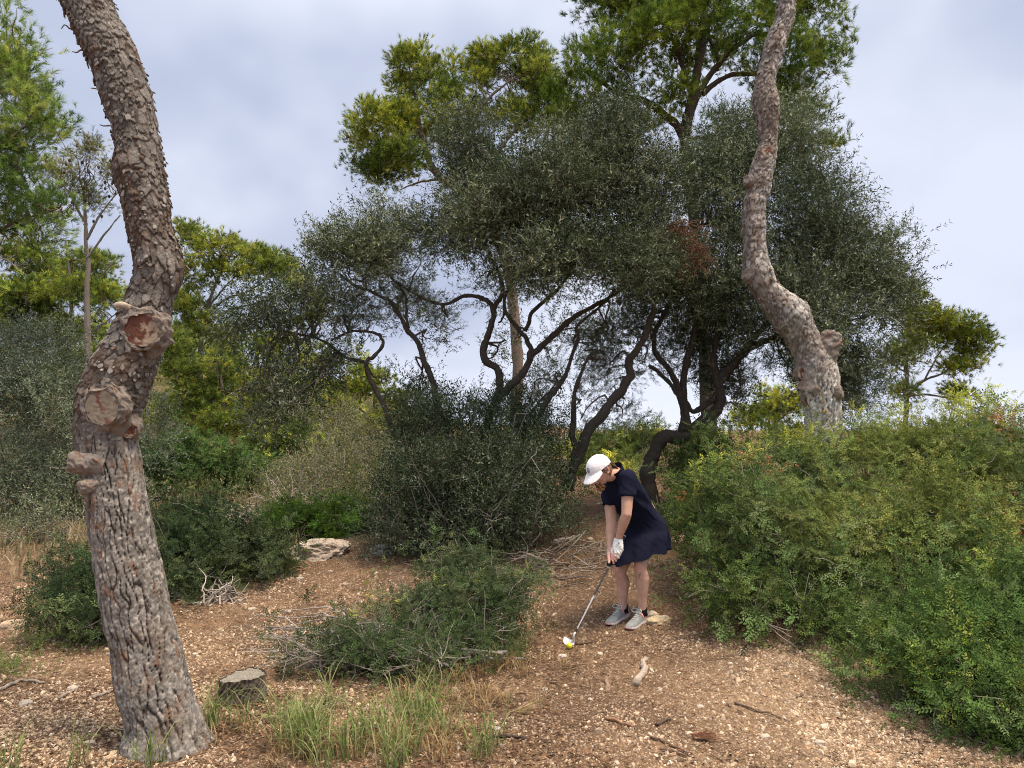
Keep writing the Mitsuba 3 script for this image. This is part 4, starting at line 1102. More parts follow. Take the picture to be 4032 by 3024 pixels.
pine_tree('yellow green pine behind the olive crown at its upper left',
          [lobe(410, 75, YM, 32, 30, 1.0), lobe(385, 125, YM - .4, 40, 30, 1.0), lobe(425, 120, YM, 38, 36, 1.1), lobe(365, 155, YM - .4, 24, 24, .8), lobe(400, 165, YM - .3, 42, 24, 1.0), lobe(470, 70, YM + .6, 28, 22, .8, .9), lobe(515, 60, YM + .6, 36, 18, .9), lobe(530, 85, YM + .6, 30, 22, .9), lobe(495, 95, YM + .5, 34, 22, .8, .8), lobe(550, 110, YM + .4, 20, 26, .8), lobe(520, 120, YM + .3, 30, 18, .7, .8), lobe(445, 95, YM, 20, 16, .6, .5), lobe(480, 125, YM + .3, 24, 14, .7, .5)],
          [([(545, 520), (520, 440), (516, 345), (505, 260), (470, 200), (440, 178), (425, 150), (415, 100)], 14, 4), ([(448, 186), (425, 165), (405, 158), (385, 156)], 4, 1.5), ([(440, 180), (420, 182), (400, 190)], 3, 1.2), ([(450, 186), (470, 150), (480, 110), (510, 80)], 5, 2), ([(470, 200), (500, 150), (530, 110)], 5, 2)],
          YM, 13000, rng, 26, .10, .0080, (.080, .112, .026), (.18, .215, .045), .45, 11, .34, .09, (.20, .15, .12), ntw=80, cones=30, spread=.11)
YN = 11.0
pine_tree('nearest leafy pine reaching in from the upper left edge with loose needle sprays',
          [lobe(8, 35, YN, 28, 34, .7), lobe(-10, 80, YN, 46, 34, .9), lobe(30, 88, YN, 30, 22, .6, .8), lobe(40, 115, YN - .2, 34, 18, .6), lobe(15, 135, YN, 42, 24, .7, .9), lobe(-20, 160, YN, 46, 40, .9), lobe(5, 190, YN - .2, 40, 24, .7, .9), lobe(40, 205, YN - .2, 36, 18, .6, .9), lobe(15, 228, YN, 50, 20, .7, .9), lobe(58, 212, YN - .2, 20, 12, .5, .5)],
          [([(-90, 620), (-80, 400), (-70, 200), (-60, 40), (-40, -60)], 22, 8), ([(-72, 240), (-40, 170), (0, 140), (40, 118)], 6, 1.6), ([(-66, 150), (-30, 90), (10, 60)], 5, 1.5), ([(-75, 300), (-30, 250), (10, 225), (60, 208)], 6, 1.5)],
          YN, 3300, rng, 36, .10, .0055, (.088, .130, .036), (.20, .245, .07), .40, 8, .36, .10, ntw=60)
HILL = 'pines on the wooded left slope'
LOW = dict(col=(.098, .125, .034), young=(.21, .24, .05), shell=.42)
pine_tree('thin crowned pine dotted with dark cones between the leafy edge pine and the nearest trunk',
          [lobe(60, 165, 20, 18, 14, .8, .8), lobe(90, 158, 20, 24, 16, .9), lobe(108, 170, 20, 14, 16, .7, .8), lobe(75, 190, 20, 30, 14, .9, .7), lobe(100, 200, 20, 18, 14, .7, .6), lobe(62, 215, 20, 20, 10, .7, .4)],
          [([(88, 420), (88, 300), (86, 235), (84, 190)], 7, 2), ([(87, 240), (100, 215), (115, 195)], 3, 1), ([(86, 225), (70, 195), (58, 180)], 3, 1), ([(87, 260), (104, 235), (120, 215)], 3, 1)],
          20.0, 1500, rng, 16, .10, .008, (.10, .105, .04), (.15, .15, .06), .3, 10, .34, .1, (.19, .16, .14), .4, 60, 60)
pine_tree('olive green pine with tiered branches at the left, left of the nearest trunk', [lobe(30, 262, 23, 44, 18, 1.2), lobe(95, 270, 22.5, 34, 16, 1.0), lobe(60, 295, 22, 50, 16, 1.2), lobe(15, 310, 22, 36, 18, 1.1), lobe(105, 305, 22, 26, 18, 1.0), lobe(45, 335, 22, 44, 16, 1.2), lobe(90, 350, 22, 36, 20, 1.2), lobe(75, 385, 22, 34, 18, 1.0), lobe(25, 245, 23, 30, 10, .9, .7)],
          [([(73, 470), (73, 400), (72, 330), (70, 280), (66, 240)], 6, 2), ([(72, 345), (45, 330), (10, 318)], 2.5, 1), ([(72, 345), (95, 330), (118, 312)], 2.5, 1), ([(72, 320), (40, 290), (10, 262), (-10, 258)], 2.5, 1), ([(71, 300), (95, 280), (115, 262)], 2.5, 1)],
          22.0, 7500, rng, 20, .14, .012, ntw=110, youngp=.4, flat=.65, tw_r=.02, bark=(.22, .19, .165), **LOW)
pine_tree('round topped yellow green pine right of the nearest trunk', [lobe(205, 240, 25, 30, 20, 1.2), lobe(225, 250, 25, 24, 18, 1.2), lobe(255, 262, 25, 30, 18, 1.2), lobe(285, 272, 25, 22, 16, 1.0), lobe(200, 270, 25, 24, 22, 1.2), lobe(235, 275, 25, 24, 12, 1.0, .6), lobe(195, 305, 25, 22, 20, 1.1), lobe(302, 285, 24.5, 16, 16, .8), lobe(300, 318, 24.5, 24, 16, .9, .8), lobe(318, 305, 24.5, 12, 14, .8, .7), lobe(215, 330, 25, 40, 14, 1.1)],
          [([(205, 470), (200, 380), (205, 320), (215, 285), (225, 262)], 6, 2), ([(204, 318), (225, 300), (250, 290), (275, 275)], 3.2, 1), ([(203, 325), (230, 310), (262, 302), (290, 285)], 3.2, 1), ([(202, 320), (190, 300), (182, 280)], 2.5, 1), ([(205, 310), (222, 290), (240, 272)], 2.5, 1)],
          25.0, 6000, rng, 20, .14, .013, ntw=90, youngp=.5, tw_r=.022, **LOW)
pine_tree('low olive green pine under the round topped one, partly behind the hanging olive branch', [lobe(200, 365, 20, 40, 20, 1.0), lobe(185, 400, 20, 36, 18, 1.0), lobe(245, 385, 21, 34, 24, 1.0), lobe(225, 420, 20, 50, 20, 1.1), lobe(300, 400, 22, 30, 30, 1.0), lobe(330, 420, 22, 26, 26, 1.0), lobe(170, 345, 20, 20, 18, .9)],
          [([(225, 480), (224, 430), (222, 390), (220, 355)], 5, 2), ([(223, 410), (195, 385), (180, 365)], 2.5, 1), ([(223, 400), (255, 380), (270, 370)], 2.5, 1)],
          20.0, 7500, rng, 20, .13, .012, ntw=90, youngp=.45, tw_r=.018, **LOW)
pine_tree('pale yellow green pine farthest back on the left slope, mostly hidden behind nearer pines', [lobe(20, 290, 32, 40, 20, 1.4), lobe(70, 285, 32, 40, 18, 1.4), lobe(115, 295, 32, 30, 18, 1.4), lobe(40, 325, 31, 50, 20, 1.4), lobe(100, 335, 31, 44, 22, 1.4), lobe(60, 365, 31, 60, 20, 1.4), lobe(-5, 350, 31, 30, 26, 1.3)],
          [([(60, 470), (60, 400), (62, 330), (60, 280)], 5, 2), ([(61, 350), (90, 320), (112, 295)], 2, 1), ([(61, 360), (30, 325), (5, 300)], 2, 1)],
          32.0, 5200, rng, 20, .16, .017, ntw=60, youngp=.45, tw_r=.026, **LOW)
pine_tree('broad yellow green pine behind the hanging olive branch', [lobe(190, 345, 29, 40, 22, 1.4), lobe(240, 350, 29, 44, 24, 1.4), lobe(300, 355, 29, 40, 24, 1.4), lobe(345, 365, 29, 26, 24, 1.2), lobe(215, 385, 28, 50, 24, 1.4), lobe(285, 395, 28, 50, 24, 1.4), lobe(180, 420, 27, 40, 22, 1.3), lobe(340, 400, 28, 34, 24, 1.2), lobe(250, 425, 27, 50, 20, 1.3)],
          [([(260, 480), (260, 420), (258, 370), (255, 335)], 5, 2), ([(259, 395), (225, 365), (200, 345)], 2.4, 1), ([(259, 390), (295, 365), (325, 350)], 2.4, 1)],
          29.0, 6000, rng, 20, .16, .016, ntw=70, youngp=.5, tw_r=.024, **LOW)
pine_tree('small bright green pine seen through the olive stems left of centre', [lobe(375, 385, 24, 20, 16, .9), lobe(395, 400, 24, 22, 18, .9), lobe(350, 400, 24, 24, 18, .9), lobe(370, 425, 24, 40, 18, 1.0), lobe(330, 440, 24, 24, 22, .9)],
          [([(372, 490), (372, 440), (374, 400), (375, 375)], 4, 1.5), ([(373, 420), (355, 405), (345, 398)], 2, 1)], 24.0, 2600, rng, 20, .13, .012, (.11, .135, .022), (.20, .22, .03), .5)
pine_tree('pine with a flat layered crown standing alone at the right edge', [lobe(915, 318, 22, 20, 14, .9), lobe(945, 325, 22, 26, 16, 1.0), lobe(965, 342, 22, 20, 14, .9), lobe(920, 345, 22, 26, 16, 1.0), lobe(900, 360, 22, 14, 12, .7, .6), lobe(960, 368, 22, 16, 10, .8, .8), lobe(975, 355, 22, 10, 10, .6, .7), lobe(905, 300, 22, 12, 18, .7, .8), lobe(955, 398, 22, 18, 8, .7, .6), lobe(905, 395, 22, 10, 12, .6, .6)],
          [([(902, 520), (904, 430), (906, 390), (906, 360), (915, 335)], 6.5, 2.5), ([(906, 398), (925, 380), (945, 372), (962, 350)], 3, 1), ([(906, 395), (930, 395), (955, 400), (985, 412)], 2.5, 1), ([(906, 372), (890, 362), (880, 350)], 2, 1), ([(925, 380), (935, 360), (945, 345)], 2, 1)],
          22.0, 4600, rng, 22, .12, .011, (.075, .10, .02), (.16, .18, .03), .4, 10, .34, .1, (.13, .11, .095), flat=.8, ntw=70, cones=10)
pine_tree('pale green pine low between the S-curved pine and the second olive', [lobe(765, 400, 26, 26, 16, 1.0), lobe(785, 415, 26, 30, 16, 1.0), lobe(745, 420, 26, 24, 14, 1.0), lobe(770, 435, 26, 40, 14, 1.1), lobe(800, 395, 26, 14, 16, .9, .7)],
          [([(770, 500), (770, 440), (768, 405)], 4, 1.5), ([(769, 430), (785, 415), (800, 400)], 2, 1)], 26.0, 2600, rng, 20, .13, .013, (.12, .15, .03), (.22, .24, .045), .5)

# ---------------------------------------------------------------- shrubs


def shrub(name, label, cat, lobes, n, rng, kind='lentisk', k=9, frac=.4, stems=30, root=None, stem_col=(.30, .265, .225), fill=.25, group=None, dead=0, stem_r=.010, shell=.35, up=.3, dm=(.7, .5, .45), bare=0, trim=.10, **kw):
    t = thing(name, label, cat, group)
    lobes = [[*l[:3], *(max(q - trim, .55 * q) for q in l[3:6]), l[6]] for l in lobes]
    S = sublobes(lobes, rng, k, frac)
    p, d, _ = sample(S, n, rng, shell, up, dm)
    p2, d2, _ = sample(np.array(lobes), int(n * fill), rng, .6, .1)
    p, d = above_ground(np.vstack([p, p2]), np.vstack([d, d2]))
    clear = ~((p[:, 0] > .3) & (p[:, 0] < 1.36) & (p[:, 1] > 5.55) & (p[:, 1] < 6.85)) | (name == 'rosemary_tuft')   # room where the golfer stands
    p, d = p[clear], d[clear]
    q_ = rng.permutation(len(p))
    grow(f'{t}__foliage', kind, p[q_], d[q_], rng, **kw)
    if stems:
        a = Acc()
        L = np.array(lobes)
        root = np.array(root) if root is not None else L[:, :2].mean(0)
        for i in range(stems):
            l = S[rng.integers(len(S))]
            b0 = np.array([*(root + (l[:2] - root) * rng.uniform(.1, .55) + rng.normal(0, .12, 2)), 0]); b0[2] = ground_z(b0[0], b0[1]) - .02
            q_ = bent(b0, l[:3] + rng.normal(0, .6, 3) * l[3:6], rng, .11, 6, .04)
            q_[:, 2] = np.maximum(q_[:, 2], ground_z(q_[:, 0], q_[:, 1]) + .01)
            a.add(*tube(q_, np.linspace(stem_r, stem_r * .3, len(q_)), 5), np.array(stem_col) * rng.uniform(.55, 1.15))
            for _ in range(3):
                e = q_[rng.integers(len(q_) // 3, len(q_))]
                a.add(*tube(bent(e, e + unit(rng.normal(size=3) + [0, 0, .35]) * rng.uniform(.12, .4), rng, .15, 4), np.linspace(stem_r * .45, stem_r * .2, 8), 4), np.array(stem_col) * rng.uniform(.6, 1.2))
        for i in range(bare):
            l = S[rng.integers(len(S))]
            u = unit(rng.normal(size=3) + [0, -.7, .35])
            e = l[:3] + u * l[3:6] * rng.uniform(.5, .95)
            for _ in range(3):
                a.add(*tube(bent(e, e + unit(u + rng.normal(0, .6, 3)) * rng.uniform(.10, .28), rng, .06, 4), np.linspace(stem_r * .45, stem_r * .2, 8), 4), np.array((.36, .32, .275)) * rng.uniform(.6, 1.1))
        a.build(f'{t}__stems', 'matte_material', True); stuff(f'{t}__stems')
    return t


rng = np.random.default_rng(303)
RT = [lobe(745, 520, 6.6, 60, 60, .8), lobe(730, 592, 6.1, 42, 40, .5), lobe(790, 490, 7.2, 70, 46, .9, 1.2), lobe(820, 560, 6.3, 80, 70, .9, 1.3), lobe(780, 620, 5.7, 56, 36, .5), lobe(890, 472, 7.4, 70, 52, .9, 1.2), lobe(920, 540, 6.4, 75, 70, .9, 1.3), lobe(860, 630, 5.5, 60, 44, .5, 1.1), lobe(960, 470, 7.2, 60, 50, .9), lobe(990, 560, 6.2, 70, 70, .8, 1.2), lobe(705, 500, 7.4, 30, 34, .6, .8),
      lobe(935, 620, 5.4, 66, 50, .5, 1.1), lobe(1010, 450, 7.2, 40, 36, .7), lobe(1030, 620, 5.3, 60, 60, .6), lobe(1080, 520, 6.4, 80, 90, 1), lobe(698, 540, 6.9, 26, 38, .5, .7)]
thk = shrub('lentisk_thicket', 'big dense green lentisk thicket filling the right side beside the golfer', 'shrub', RT, 6800, rng, 'lentisk', 11, .33, 110, (2.3, 6.7), bare=70, youngp=.05, col=(.084, .110, .040), young=(.26, .29, .06), fill=.35, L=.14, rach=.075, leaf=.027, w=.0105)
# leading shoots above its top
a = Acc(); st_ = Acc()
for i in range(60):
    px = rng.uniform(700, 1024)
    c = P(px, np.interp(px, [700, 740, 800, 850, 900, 960, 1024], [478, 462, 448, 442, 424, 414, 422]) + rng.uniform(-4, 12), rng.uniform(7.0, 7.6))
    tip = c + [rng.normal(0, .07), rng.normal(0, .05), rng.uniform(.06, .26)]
    q_ = bent(c - [0, 0, .3], tip, rng, .06, 4)
    st_.add(*tube(q_, np.linspace(.006, .002, len(q_)), 4), (.24, .20, .15))
    grow(f'{thk}__leading_shoots', 'lentisk', q_[3:], unit(np.gradient(q_, axis=0))[3:], rng, k=3, pairs=4, L=.08, rach=.07, leaf=.026, w=.010, col=(.08, .12, .035), young=(.28, .32, .06), youngp=.35, per=1, spread=.001)
st_.build(f'{thk}__shoot_stems', 'matte_material', True); stuff(f'{thk}__shoot_stems')
a = Acc()
for (px, py, Y, n_, s_) in [(1003, 428, 7.1, 22, .09), (683, 506, 6.9, 6, .08), (1010, 555, 5.8, 40, .14), (765, 470, 6.7, 12, .08)]:
    c = P(px, py, Y)
    grow(f'{thk}__dead_leaves', 'lentisk', c + rng.normal(0, s_ * .6, (n_, 3)), unit(rng.normal(size=(n_, 3)) + [0, -.5, .3]), rng, k=3, pairs=3, L=.09, rach=.06, leaf=.026, w=.010, col=(.26, .095, .045), young=(.34, .16, .07), youngp=.3, per=3, spread=.05, variants=4)
labels[f'{thk}__dead_leaves']['label'] = 'rust red dead leaves'
shrub('lentisk_bush', 'brighter green lentisk bush spilling over the path in the bottom right corner', 'shrub',
      [lobe(905, 665, 4.7, 46, 30, .35), lobe(960, 660, 4.6, 60, 46, .4, 1.2), lobe(1005, 690, 4.3, 60, 50, .4, 1.2), lobe(950, 715, 4.25, 40, 30, .3, .6), lobe(1040, 740, 3.9, 60, 44, .35), lobe(985, 610, 4.9, 60, 40, .4), lobe(1060, 640, 4.5, 60, 70, .5), lobe(985, 752, 3.95, 26, 20, .2, .35)],
      2500, rng, 'lentisk', 10, .36, 46, (2.6, 4.5), bare=16, col=(.088, .128, .045), youngp=.10, young=(.26, .30, .07), L=.12, rach=.066, leaf=.024, w=.0092, fill=.2)
shrub('lentisk_bush', 'low spreading grey green lentisk bush in the middle foreground with bare twigs at its left', 'shrub',
      [lobe(460, 602, 5.8, 46, 22, .4, 1.2), lobe(497, 598, 5.9, 30, 22, .35), lobe(415, 618, 5.6, 44, 20, .4), lobe(450, 632, 5.4, 56, 20, .35), lobe(500, 615, 5.7, 30, 20, .3, .7), lobe(365, 628, 5.6, 30, 12, .3, .45), lobe(460, 568, 6.3, 46, 16, .4, .8), lobe(522, 585, 6.0, 16, 16, .25, .5),
       lobe(385, 648, 5.2, 50, 14, .25, .9), lobe(330, 655, 5.2, 34, 11, .2, .8), lobe(292, 655, 5.2, 24, 10, .2, .6), lobe(430, 655, 5.0, 30, 12, .2, .7), lobe(395, 668, 4.95, 26, 8, .15, .5), lobe(360, 630, 5.5, 30, 10, .2, .5)],
      1500, rng, 'lentisk', 10, .36, 130, (-.45, 5.6), bare=50, col=(.062, .080, .040), young=(.16, .18, .05), youngp=.05, fill=.15, L=.10, rach=.055, leaf=.021, w=.0084, stem_r=.008, spread=.09, trim=.045)
a = Acc()
hub = np.array([-.55, 5.35, 0.0])
for i in range(80):
    e = G(rng.uniform(262, 420), rng.uniform(640, 672)); e[2] += abs(rng.normal(0, .11))
    h_ = hub + [rng.normal(0, .25), rng.normal(0, .12), 0]; h_[2] = ground_z(h_[0], h_[1]) + rng.uniform(.02, .14)
    q_ = bent(h_, e, rng, .06, 5, .06)
    q_[:, 2] = np.maximum(q_[:, 2], ground_z(q_[:, 0], q_[:, 1]) + .008)
    cc = np.array((.40, .355, .31)) * rng.uniform(.55, 1.1)
    a.add(*tube(q_, np.linspace(.010, .0035, len(q_)), 5), cc)
    for _ in range(3):
        m_ = q_[rng.integers(4, len(q_))]
        a.add(*tube(bent(m_, m_ + unit([rng.normal(-.8, .5), rng.normal(0, .5), rng.normal(.1, .3)]) * rng.uniform(.08, .26), rng, .08, 3), np.linspace(.004, .0018, 6), 4), cc)
a.build('lentisk_bush_001__bare_twigs', 'matte_material', True); stuff('lentisk_bush_001__bare_twigs')
shrub('lentisk_bush', 'dark lentisk bush at the foot of the nearest pine, left side', 'shrub', [lobe(85, 600, 6.3, 34, 30, .4), lobe(100, 630, 6.0, 34, 26, .4), lobe(70, 575, 6.6, 24, 22, .3, .7), lobe(115, 580, 6.4, 26, 30, .4), lobe(60, 625, 6.0, 18, 18, .3, .6)],
      760, rng, 'lentisk', 9, .4, 26, None, bare=10, col=(.036, .055, .027), youngp=.0, red=.02, L=.12, leaf=.025, w=.0095)
shrub('lentisk_bush', 'dark green lentisk bush right of the nearest pine, with dead twigs at its foot', 'shrub', [lobe(190, 545, 8.0, 44, 34, .6, 1.2), lobe(235, 555, 7.9, 44, 34, .6, 1.2), lobe(170, 585, 7.5, 34, 30, .5), lobe(260, 575, 7.9, 30, 26, .5), lobe(210, 590, 7.4, 44, 24, .5), lobe(200, 515, 8.4, 44, 22, .5), lobe(285, 560, 8.2, 20, 22, .4, .7), lobe(160, 540, 8.0, 20, 30, .4)],
      1500, rng, 'lentisk', 9, .38, 50, None, bare=24, col=(.040, .060, .028), youngp=.02, young=(.12, .16, .04), L=.13, leaf=.028, w=.011)
shrub('lentisk_bush', 'bright green lentisk bush behind the large boulder', 'shrub', [lobe(310, 525, 10.2, 40, 20, .6), lobe(345, 520, 10.3, 34, 24, .6), lobe(280, 530, 9.8, 22, 24, .5), lobe(365, 530, 10.2, 22, 20, .5)],
      800, rng, 'lentisk', 9, .38, 20, None, bare=6, col=(.066, .115, .026), young=(.13, .20, .035), youngp=.25, L=.14, leaf=.032, w=.013)
BACK = 'background shrubs'
shrub('lentisk_bush', 'dark green dense shrub in the shade beyond the left slope, right of the nearest pine', 'shrub', [lobe(175, 460, 14, 36, 28, .9), lobe(215, 470, 14, 40, 26, .9), lobe(160, 485, 13.5, 26, 22, .8), lobe(255, 478, 14.5, 36, 22, .9)],
      900, rng, 'lentisk', 9, .38, 20, None, bare=10, col=(.045, .078, .026), youngp=.02, L=.18, rach=.10, leaf=.042, w=.017)
shrub('olive_bush', 'large grey green wild olive bush at the left edge behind the nearest pine', 'shrub', [lobe(20, 400, 12, 60, 60, 1.0, 1.2), lobe(70, 410, 12, 40, 50, .9), lobe(10, 480, 11.5, 60, 50, .9, 1.2), lobe(65, 480, 11.5, 44, 40, .8), lobe(40, 350, 12.3, 46, 30, .8), lobe(95, 450, 12, 20, 50, .6), lobe(150, 440, 12.5, 24, 44, .6, .8)],
      5200, rng, 'olive', 10, .36, 60, None, (.25, .23, .20), bare=40, nl=10, L=.26, leaf=.050, w=.0135, cols=((.085, .105, .066), (.18, .20, .155)), silver=.35)
shrub('olive_bush', 'grey green low bush on the left bank beneath the large olive bush', 'shrub', [lobe(15, 530, 9.8, 36, 18, .5), lobe(60, 520, 10.2, 30, 18, .5, .6), lobe(135, 500, 10.4, 22, 24, .4, .8)],
      420, rng, 'olive', 8, .4, 30, None, (.26, .23, .19), bare=30, nl=10, L=.2, leaf=.042, w=.012, silver=.3)
shrub('dry_bush', 'thin dry grey bush right of the dark shrub on the left slope', 'shrub', [lobe(290, 480, 13, 40, 20, .8), lobe(330, 470, 13.5, 40, 26, .8), lobe(310, 500, 12.5, 50, 16, .8, .6), lobe(360, 450, 14, 36, 34, .8), lobe(345, 425, 15, 40, 26, .8)],
      2200, rng, 'olive', 9, .4, 60, None, (.27, .24, .20), bare=40, nl=8, L=.22, leaf=.045, w=.013, cols=((.11, .12, .06), (.22, .20, .14)), silver=.35, stem_r=.009)
shrub('evergreen_bush', 'dark rounded evergreen bush in the centre of the left slope', 'shrub', [lobe(300, 440, 17, 30, 26, 1.0), lobe(265, 448, 16.5, 26, 22, .9), lobe(335, 455, 16, 24, 18, .8)],
      700, rng, 'lentisk', 9, .38, 10, None, col=(.055, .075, .026), youngp=.1, L=.18, rach=.1, leaf=.045, w=.018)
shrub('lentisk_bush', 'sunlit green bush on the crest just left of and above the golfer\'s cap', 'shrub', [lobe(600, 448, 14.5, 34, 18, .8), lobe(640, 442, 14.5, 34, 20, .8), lobe(572, 455, 14, 22, 16, .6), lobe(625, 470, 13.5, 40, 14, .6, .7)],
      800, rng, 'lentisk', 9, .38, 20, None, (.3, .26, .2), bare=14, col=(.085, .125, .042), youngp=.15, L=.17, rach=.1, leaf=.040, w=.015)
shrub('lentisk_bush', 'dark bush under the second olive at the golfer\'s right shoulder', 'shrub', [lobe(700, 475, 9.6, 22, 30, .5), lobe(682, 498, 10.6, 14, 20, .4), lobe(715, 455, 9.2, 22, 24, .5, .8), lobe(690, 470, 10.6, 16, 20, .4)],
      620, rng, 'lentisk', 9, .38, 18, None, bare=6, col=(.045, .066, .026), youngp=.02, red=.03, L=.14, rach=.08, leaf=.03, w=.012)
shrub('lentisk_bush', 'small dark sprouting shrub at the right edge of the slope behind the golfer', 'shrub', [lobe(668, 520, 8.4, 12, 12, .25), lobe(600, 490, 11.5, 14, 10, .3, .6)],
      90, rng, 'lentisk', 6, .5, 6, None, col=(.06, .085, .03), L=.1)
shrub('rosemary_tuft', 'small bright green tuft at the far left edge of the litter', 'shrub', [lobe(8, 672, 5.1, 16, 10, .12), lobe(-8, 668, 5.1, 16, 12, .12)], 150, rng, 'olive', 7, .5, 0, None, nl=18, L=.09, leaf=.022, w=.004, cols=((.10, .15, .04), (.16, .2, .07)), silver=.2, up=.6, dm=(.4, 1.0, .3))
shrub('rosemary_tuft', 'small yellow green tuft at the left foot of the dark lentisk bush', 'shrub', [lobe(62, 648, 5.75, 12, 9, .12)], 90, rng, 'olive', 6, .5, 0, None, nl=18, L=.08, leaf=.02, w=.004, cols=((.11, .15, .04), (.16, .2, .07)), silver=.2, up=.6, dm=(.4, 1.0, .3))
for i, (px, py, Y, n_, s_, lab) in enumerate([(195, 498, 10.5, 60, .55, 'bleached dead shrub with bare branches nearest the pine on the left slope'), (247, 500, 11.0, 46, .5, 'small bleached dead shrub with upright bare twigs in dry grass'), (290, 480, 12.0, 44, .75, 'tall bleached dead shrub of bare twigs behind the dry grass'), (212, 600, 7.1, 26, .35, 'bare dead twigs below the dark bush right of the pine')]):
    t = thing('dead_shrub', lab, 'dead shrub')
    a = Acc(); c = G(px, py + 8); c = np.array([c[0] / c[1] * Y, Y, 0]); c[2] = ground_z(c[0], c[1])
    for j in range(n_):
        tip = c + unit(rng.normal(size=3) * [1.1, .6, .5] + [0, 0, .8]) * rng.uniform(.5, 1.1) * s_
        q_ = bent(c + rng.normal(0, .08, 3) * [1, 1, 0], tip, rng, .16, 5)
        q_[:, 2] = np.maximum(q_[:, 2], ground_z(q_[:, 0], q_[:, 1]))
        a.add(*tube(q_, np.linspace(.009, .003, len(q_)), 5), np.array((.50, .45, .40)) * rng.uniform(.6, 1.1))
    a.build(f'{t}__twigs', 'matte_material', True); stuff(f'{t}__twigs')
# bank grass and small leaves of undergrowth along the back of the left slope
a = Acc()
n = 7000
y = rng.uniform(11, 40, n); x = -.16 * y - rng.random(n) * .55 * y
p = np.column_stack([x, y, ground_z(x, y) + rng.uniform(.02, .45, n)])
grow('undergrowth', 'olive', p, unit(rng.normal(size=(n, 3)) * .5 + [0, 0, 1]), rng, nl=10, L=.26, leaf=.055, w=.018, cols=((.075, .095, .035), (.22, .20, .12)), silver=.25)
x = rng.uniform(-2, 14, 1500); y = rng.uniform(13.5, 24, 1500)
p = np.column_stack([x, y, ground_z(x, y) + rng.uniform(.02, .4, 1500)])
grow('undergrowth', 'olive', p, unit(rng.normal(size=(1500, 3)) * .5 + [0, 0, 1]), rng, nl=10, L=.26, leaf=.055, w=.018, cols=((.085, .115, .04), (.2, .2, .1)), silver=.2)
labels['undergrowth'] = {'label': 'mixed low undergrowth covering the far slope', 'category': 'undergrowth', 'kind': 'stuff'}

# ---------------------------------------------------------------- the golfer
# Joints were read off the photograph in a crop (origin 2100,1750; .5124 source px per unit, about 1.08 mm each at her distance).


def K(cx, cy, Y):
    return P((2100 + .51245 * cx) / 3.9375, (1750 + .51245 * cy) / 3.9375, Y)


def bone(a, ra, b, rb):
    def ball(c, r):
        return m3.Manifold.sphere(r, 28).translate(tuple(map(float, c)))
    return m3.Manifold.batch_hull([ball(a, ra), ball(b, rb)])


def chain(pts):
    """pts: [(point, radius)...] as a union of tapered bones."""
    return [bone(a[0], a[1], b[0], b[1]) for a, b in zip(pts, pts[1:])]


def fuse(bones, edge=.008, iters=10, lam=.5, nu=.52):
    m = m3.Manifold.batch_boolean(bones, m3.OpType.Add).refine_to_length(edge)
    k = m.to_mesh()
    t = trimesh.Trimesh(k.vert_properties[:, :3], k.tri_verts, process=True)
    trimesh.smoothing.filter_taubin(t, lam, nu, iters)
    return t


def hull(pts):
    return m3.Manifold.batch_hull([m3.Manifold.sphere(r, 20).translate(tuple(map(float, p))) for p, r in pts])


who = thing('person', 'woman in a short navy polo dress and white cap bending over a golf club', 'person')
fw = unit([-.75, -.66, 0]); lf = np.array([-fw[1] * -1 * -1, fw[0], 0]); lf = np.array([.66, -.75, 0]); up = np.array([0, 0, 1.0])

# feet on the ground
ank_f, ank_n = K(690, 1292, 6.42), K(838, 1283, 6.29)
FOOT_F, FOOT_N = unit([-.74, -.62, 0]), unit([-.72, -.66, 0])


def set_foot(ank, d):
    toe, heel = ank + d * .165, ank - d * .06
    zt, zh = float(ground_z(toe[0], toe[1])), float(ground_z(heel[0], heel[1]))
    return ank, toe, heel, zt, zh


hip_f, hip_n = K(815, 600, 6.50), K(905, 600, 6.36)
knee_f, knee_n = K(668, 965, 6.37), K(822, 925, 6.22)
sh_n, sh_f = K(728, 262, 6.07), K(585, 330, 6.32)
elb_n, elb_f = K(716, 535, 6.01), K(598, 612, 6.20)
wr_n, wr_f = K(655, 722, 6.08), K(590, 795, 6.13)
neck, head = K(640, 228, 6.17), K(512, 196, 6.10)
hf = unit([-.65, -.45, -.60]); hu = unit(np.array([-.52, -.27, .80]) - hf * np.dot(np.array([-.52, -.27, .80]), hf)); hl = np.cross(hu, hf)


def H(x, y, z):
    """Head space: x to her left, y out of the face, z to the crown."""
    return head + hl * x + hf * y + hu * z


B = []
# legs: thigh, knee cap, calf with its belly set back, ankle
for hip, knee, ank, d in ((hip_f, knee_f, ank_f, FOOT_F), (hip_n, knee_n, ank_n, FOOT_N)):
    kz = knee + (ank - knee) * .10
    calf = knee + (ank - knee) * .30 - d * .020
    low = knee + (ank - knee) * .70 - d * .004
    B += chain([(hip, .080), (knee + (hip - knee) * .28, .060), (knee, .052), (kz, .049), (calf, .056), (low, .037), (ank, .034), (ank - up * .05, .036)])
    B.append(bone(knee + d * .014 + up * .012, .040, kz + d * .006, .040))
    B.append(bone(calf - d * .008, .050, knee + (ank - knee) * .48 - d * .012, .045))
    B.append(bone(ank - up * .045, .034, ank + d * .09 - up * .065, .025))
# arms
B += chain([(sh_n, .056), (sh_n + (elb_n - sh_n) * .55, .047), (elb_n, .040), (elb_n + (wr_n - elb_n) * .3, .041), (elb_n + (wr_n - elb_n) * .75, .030), (wr_n, .0255)])
B += chain([(sh_f, .056), (sh_f + (elb_f - sh_f) * .55, .047), (elb_f, .040), (elb_f + (wr_f - elb_f) * .3, .041), (elb_f + (wr_f - elb_f) * .75, .030), (wr_f, .0265)])
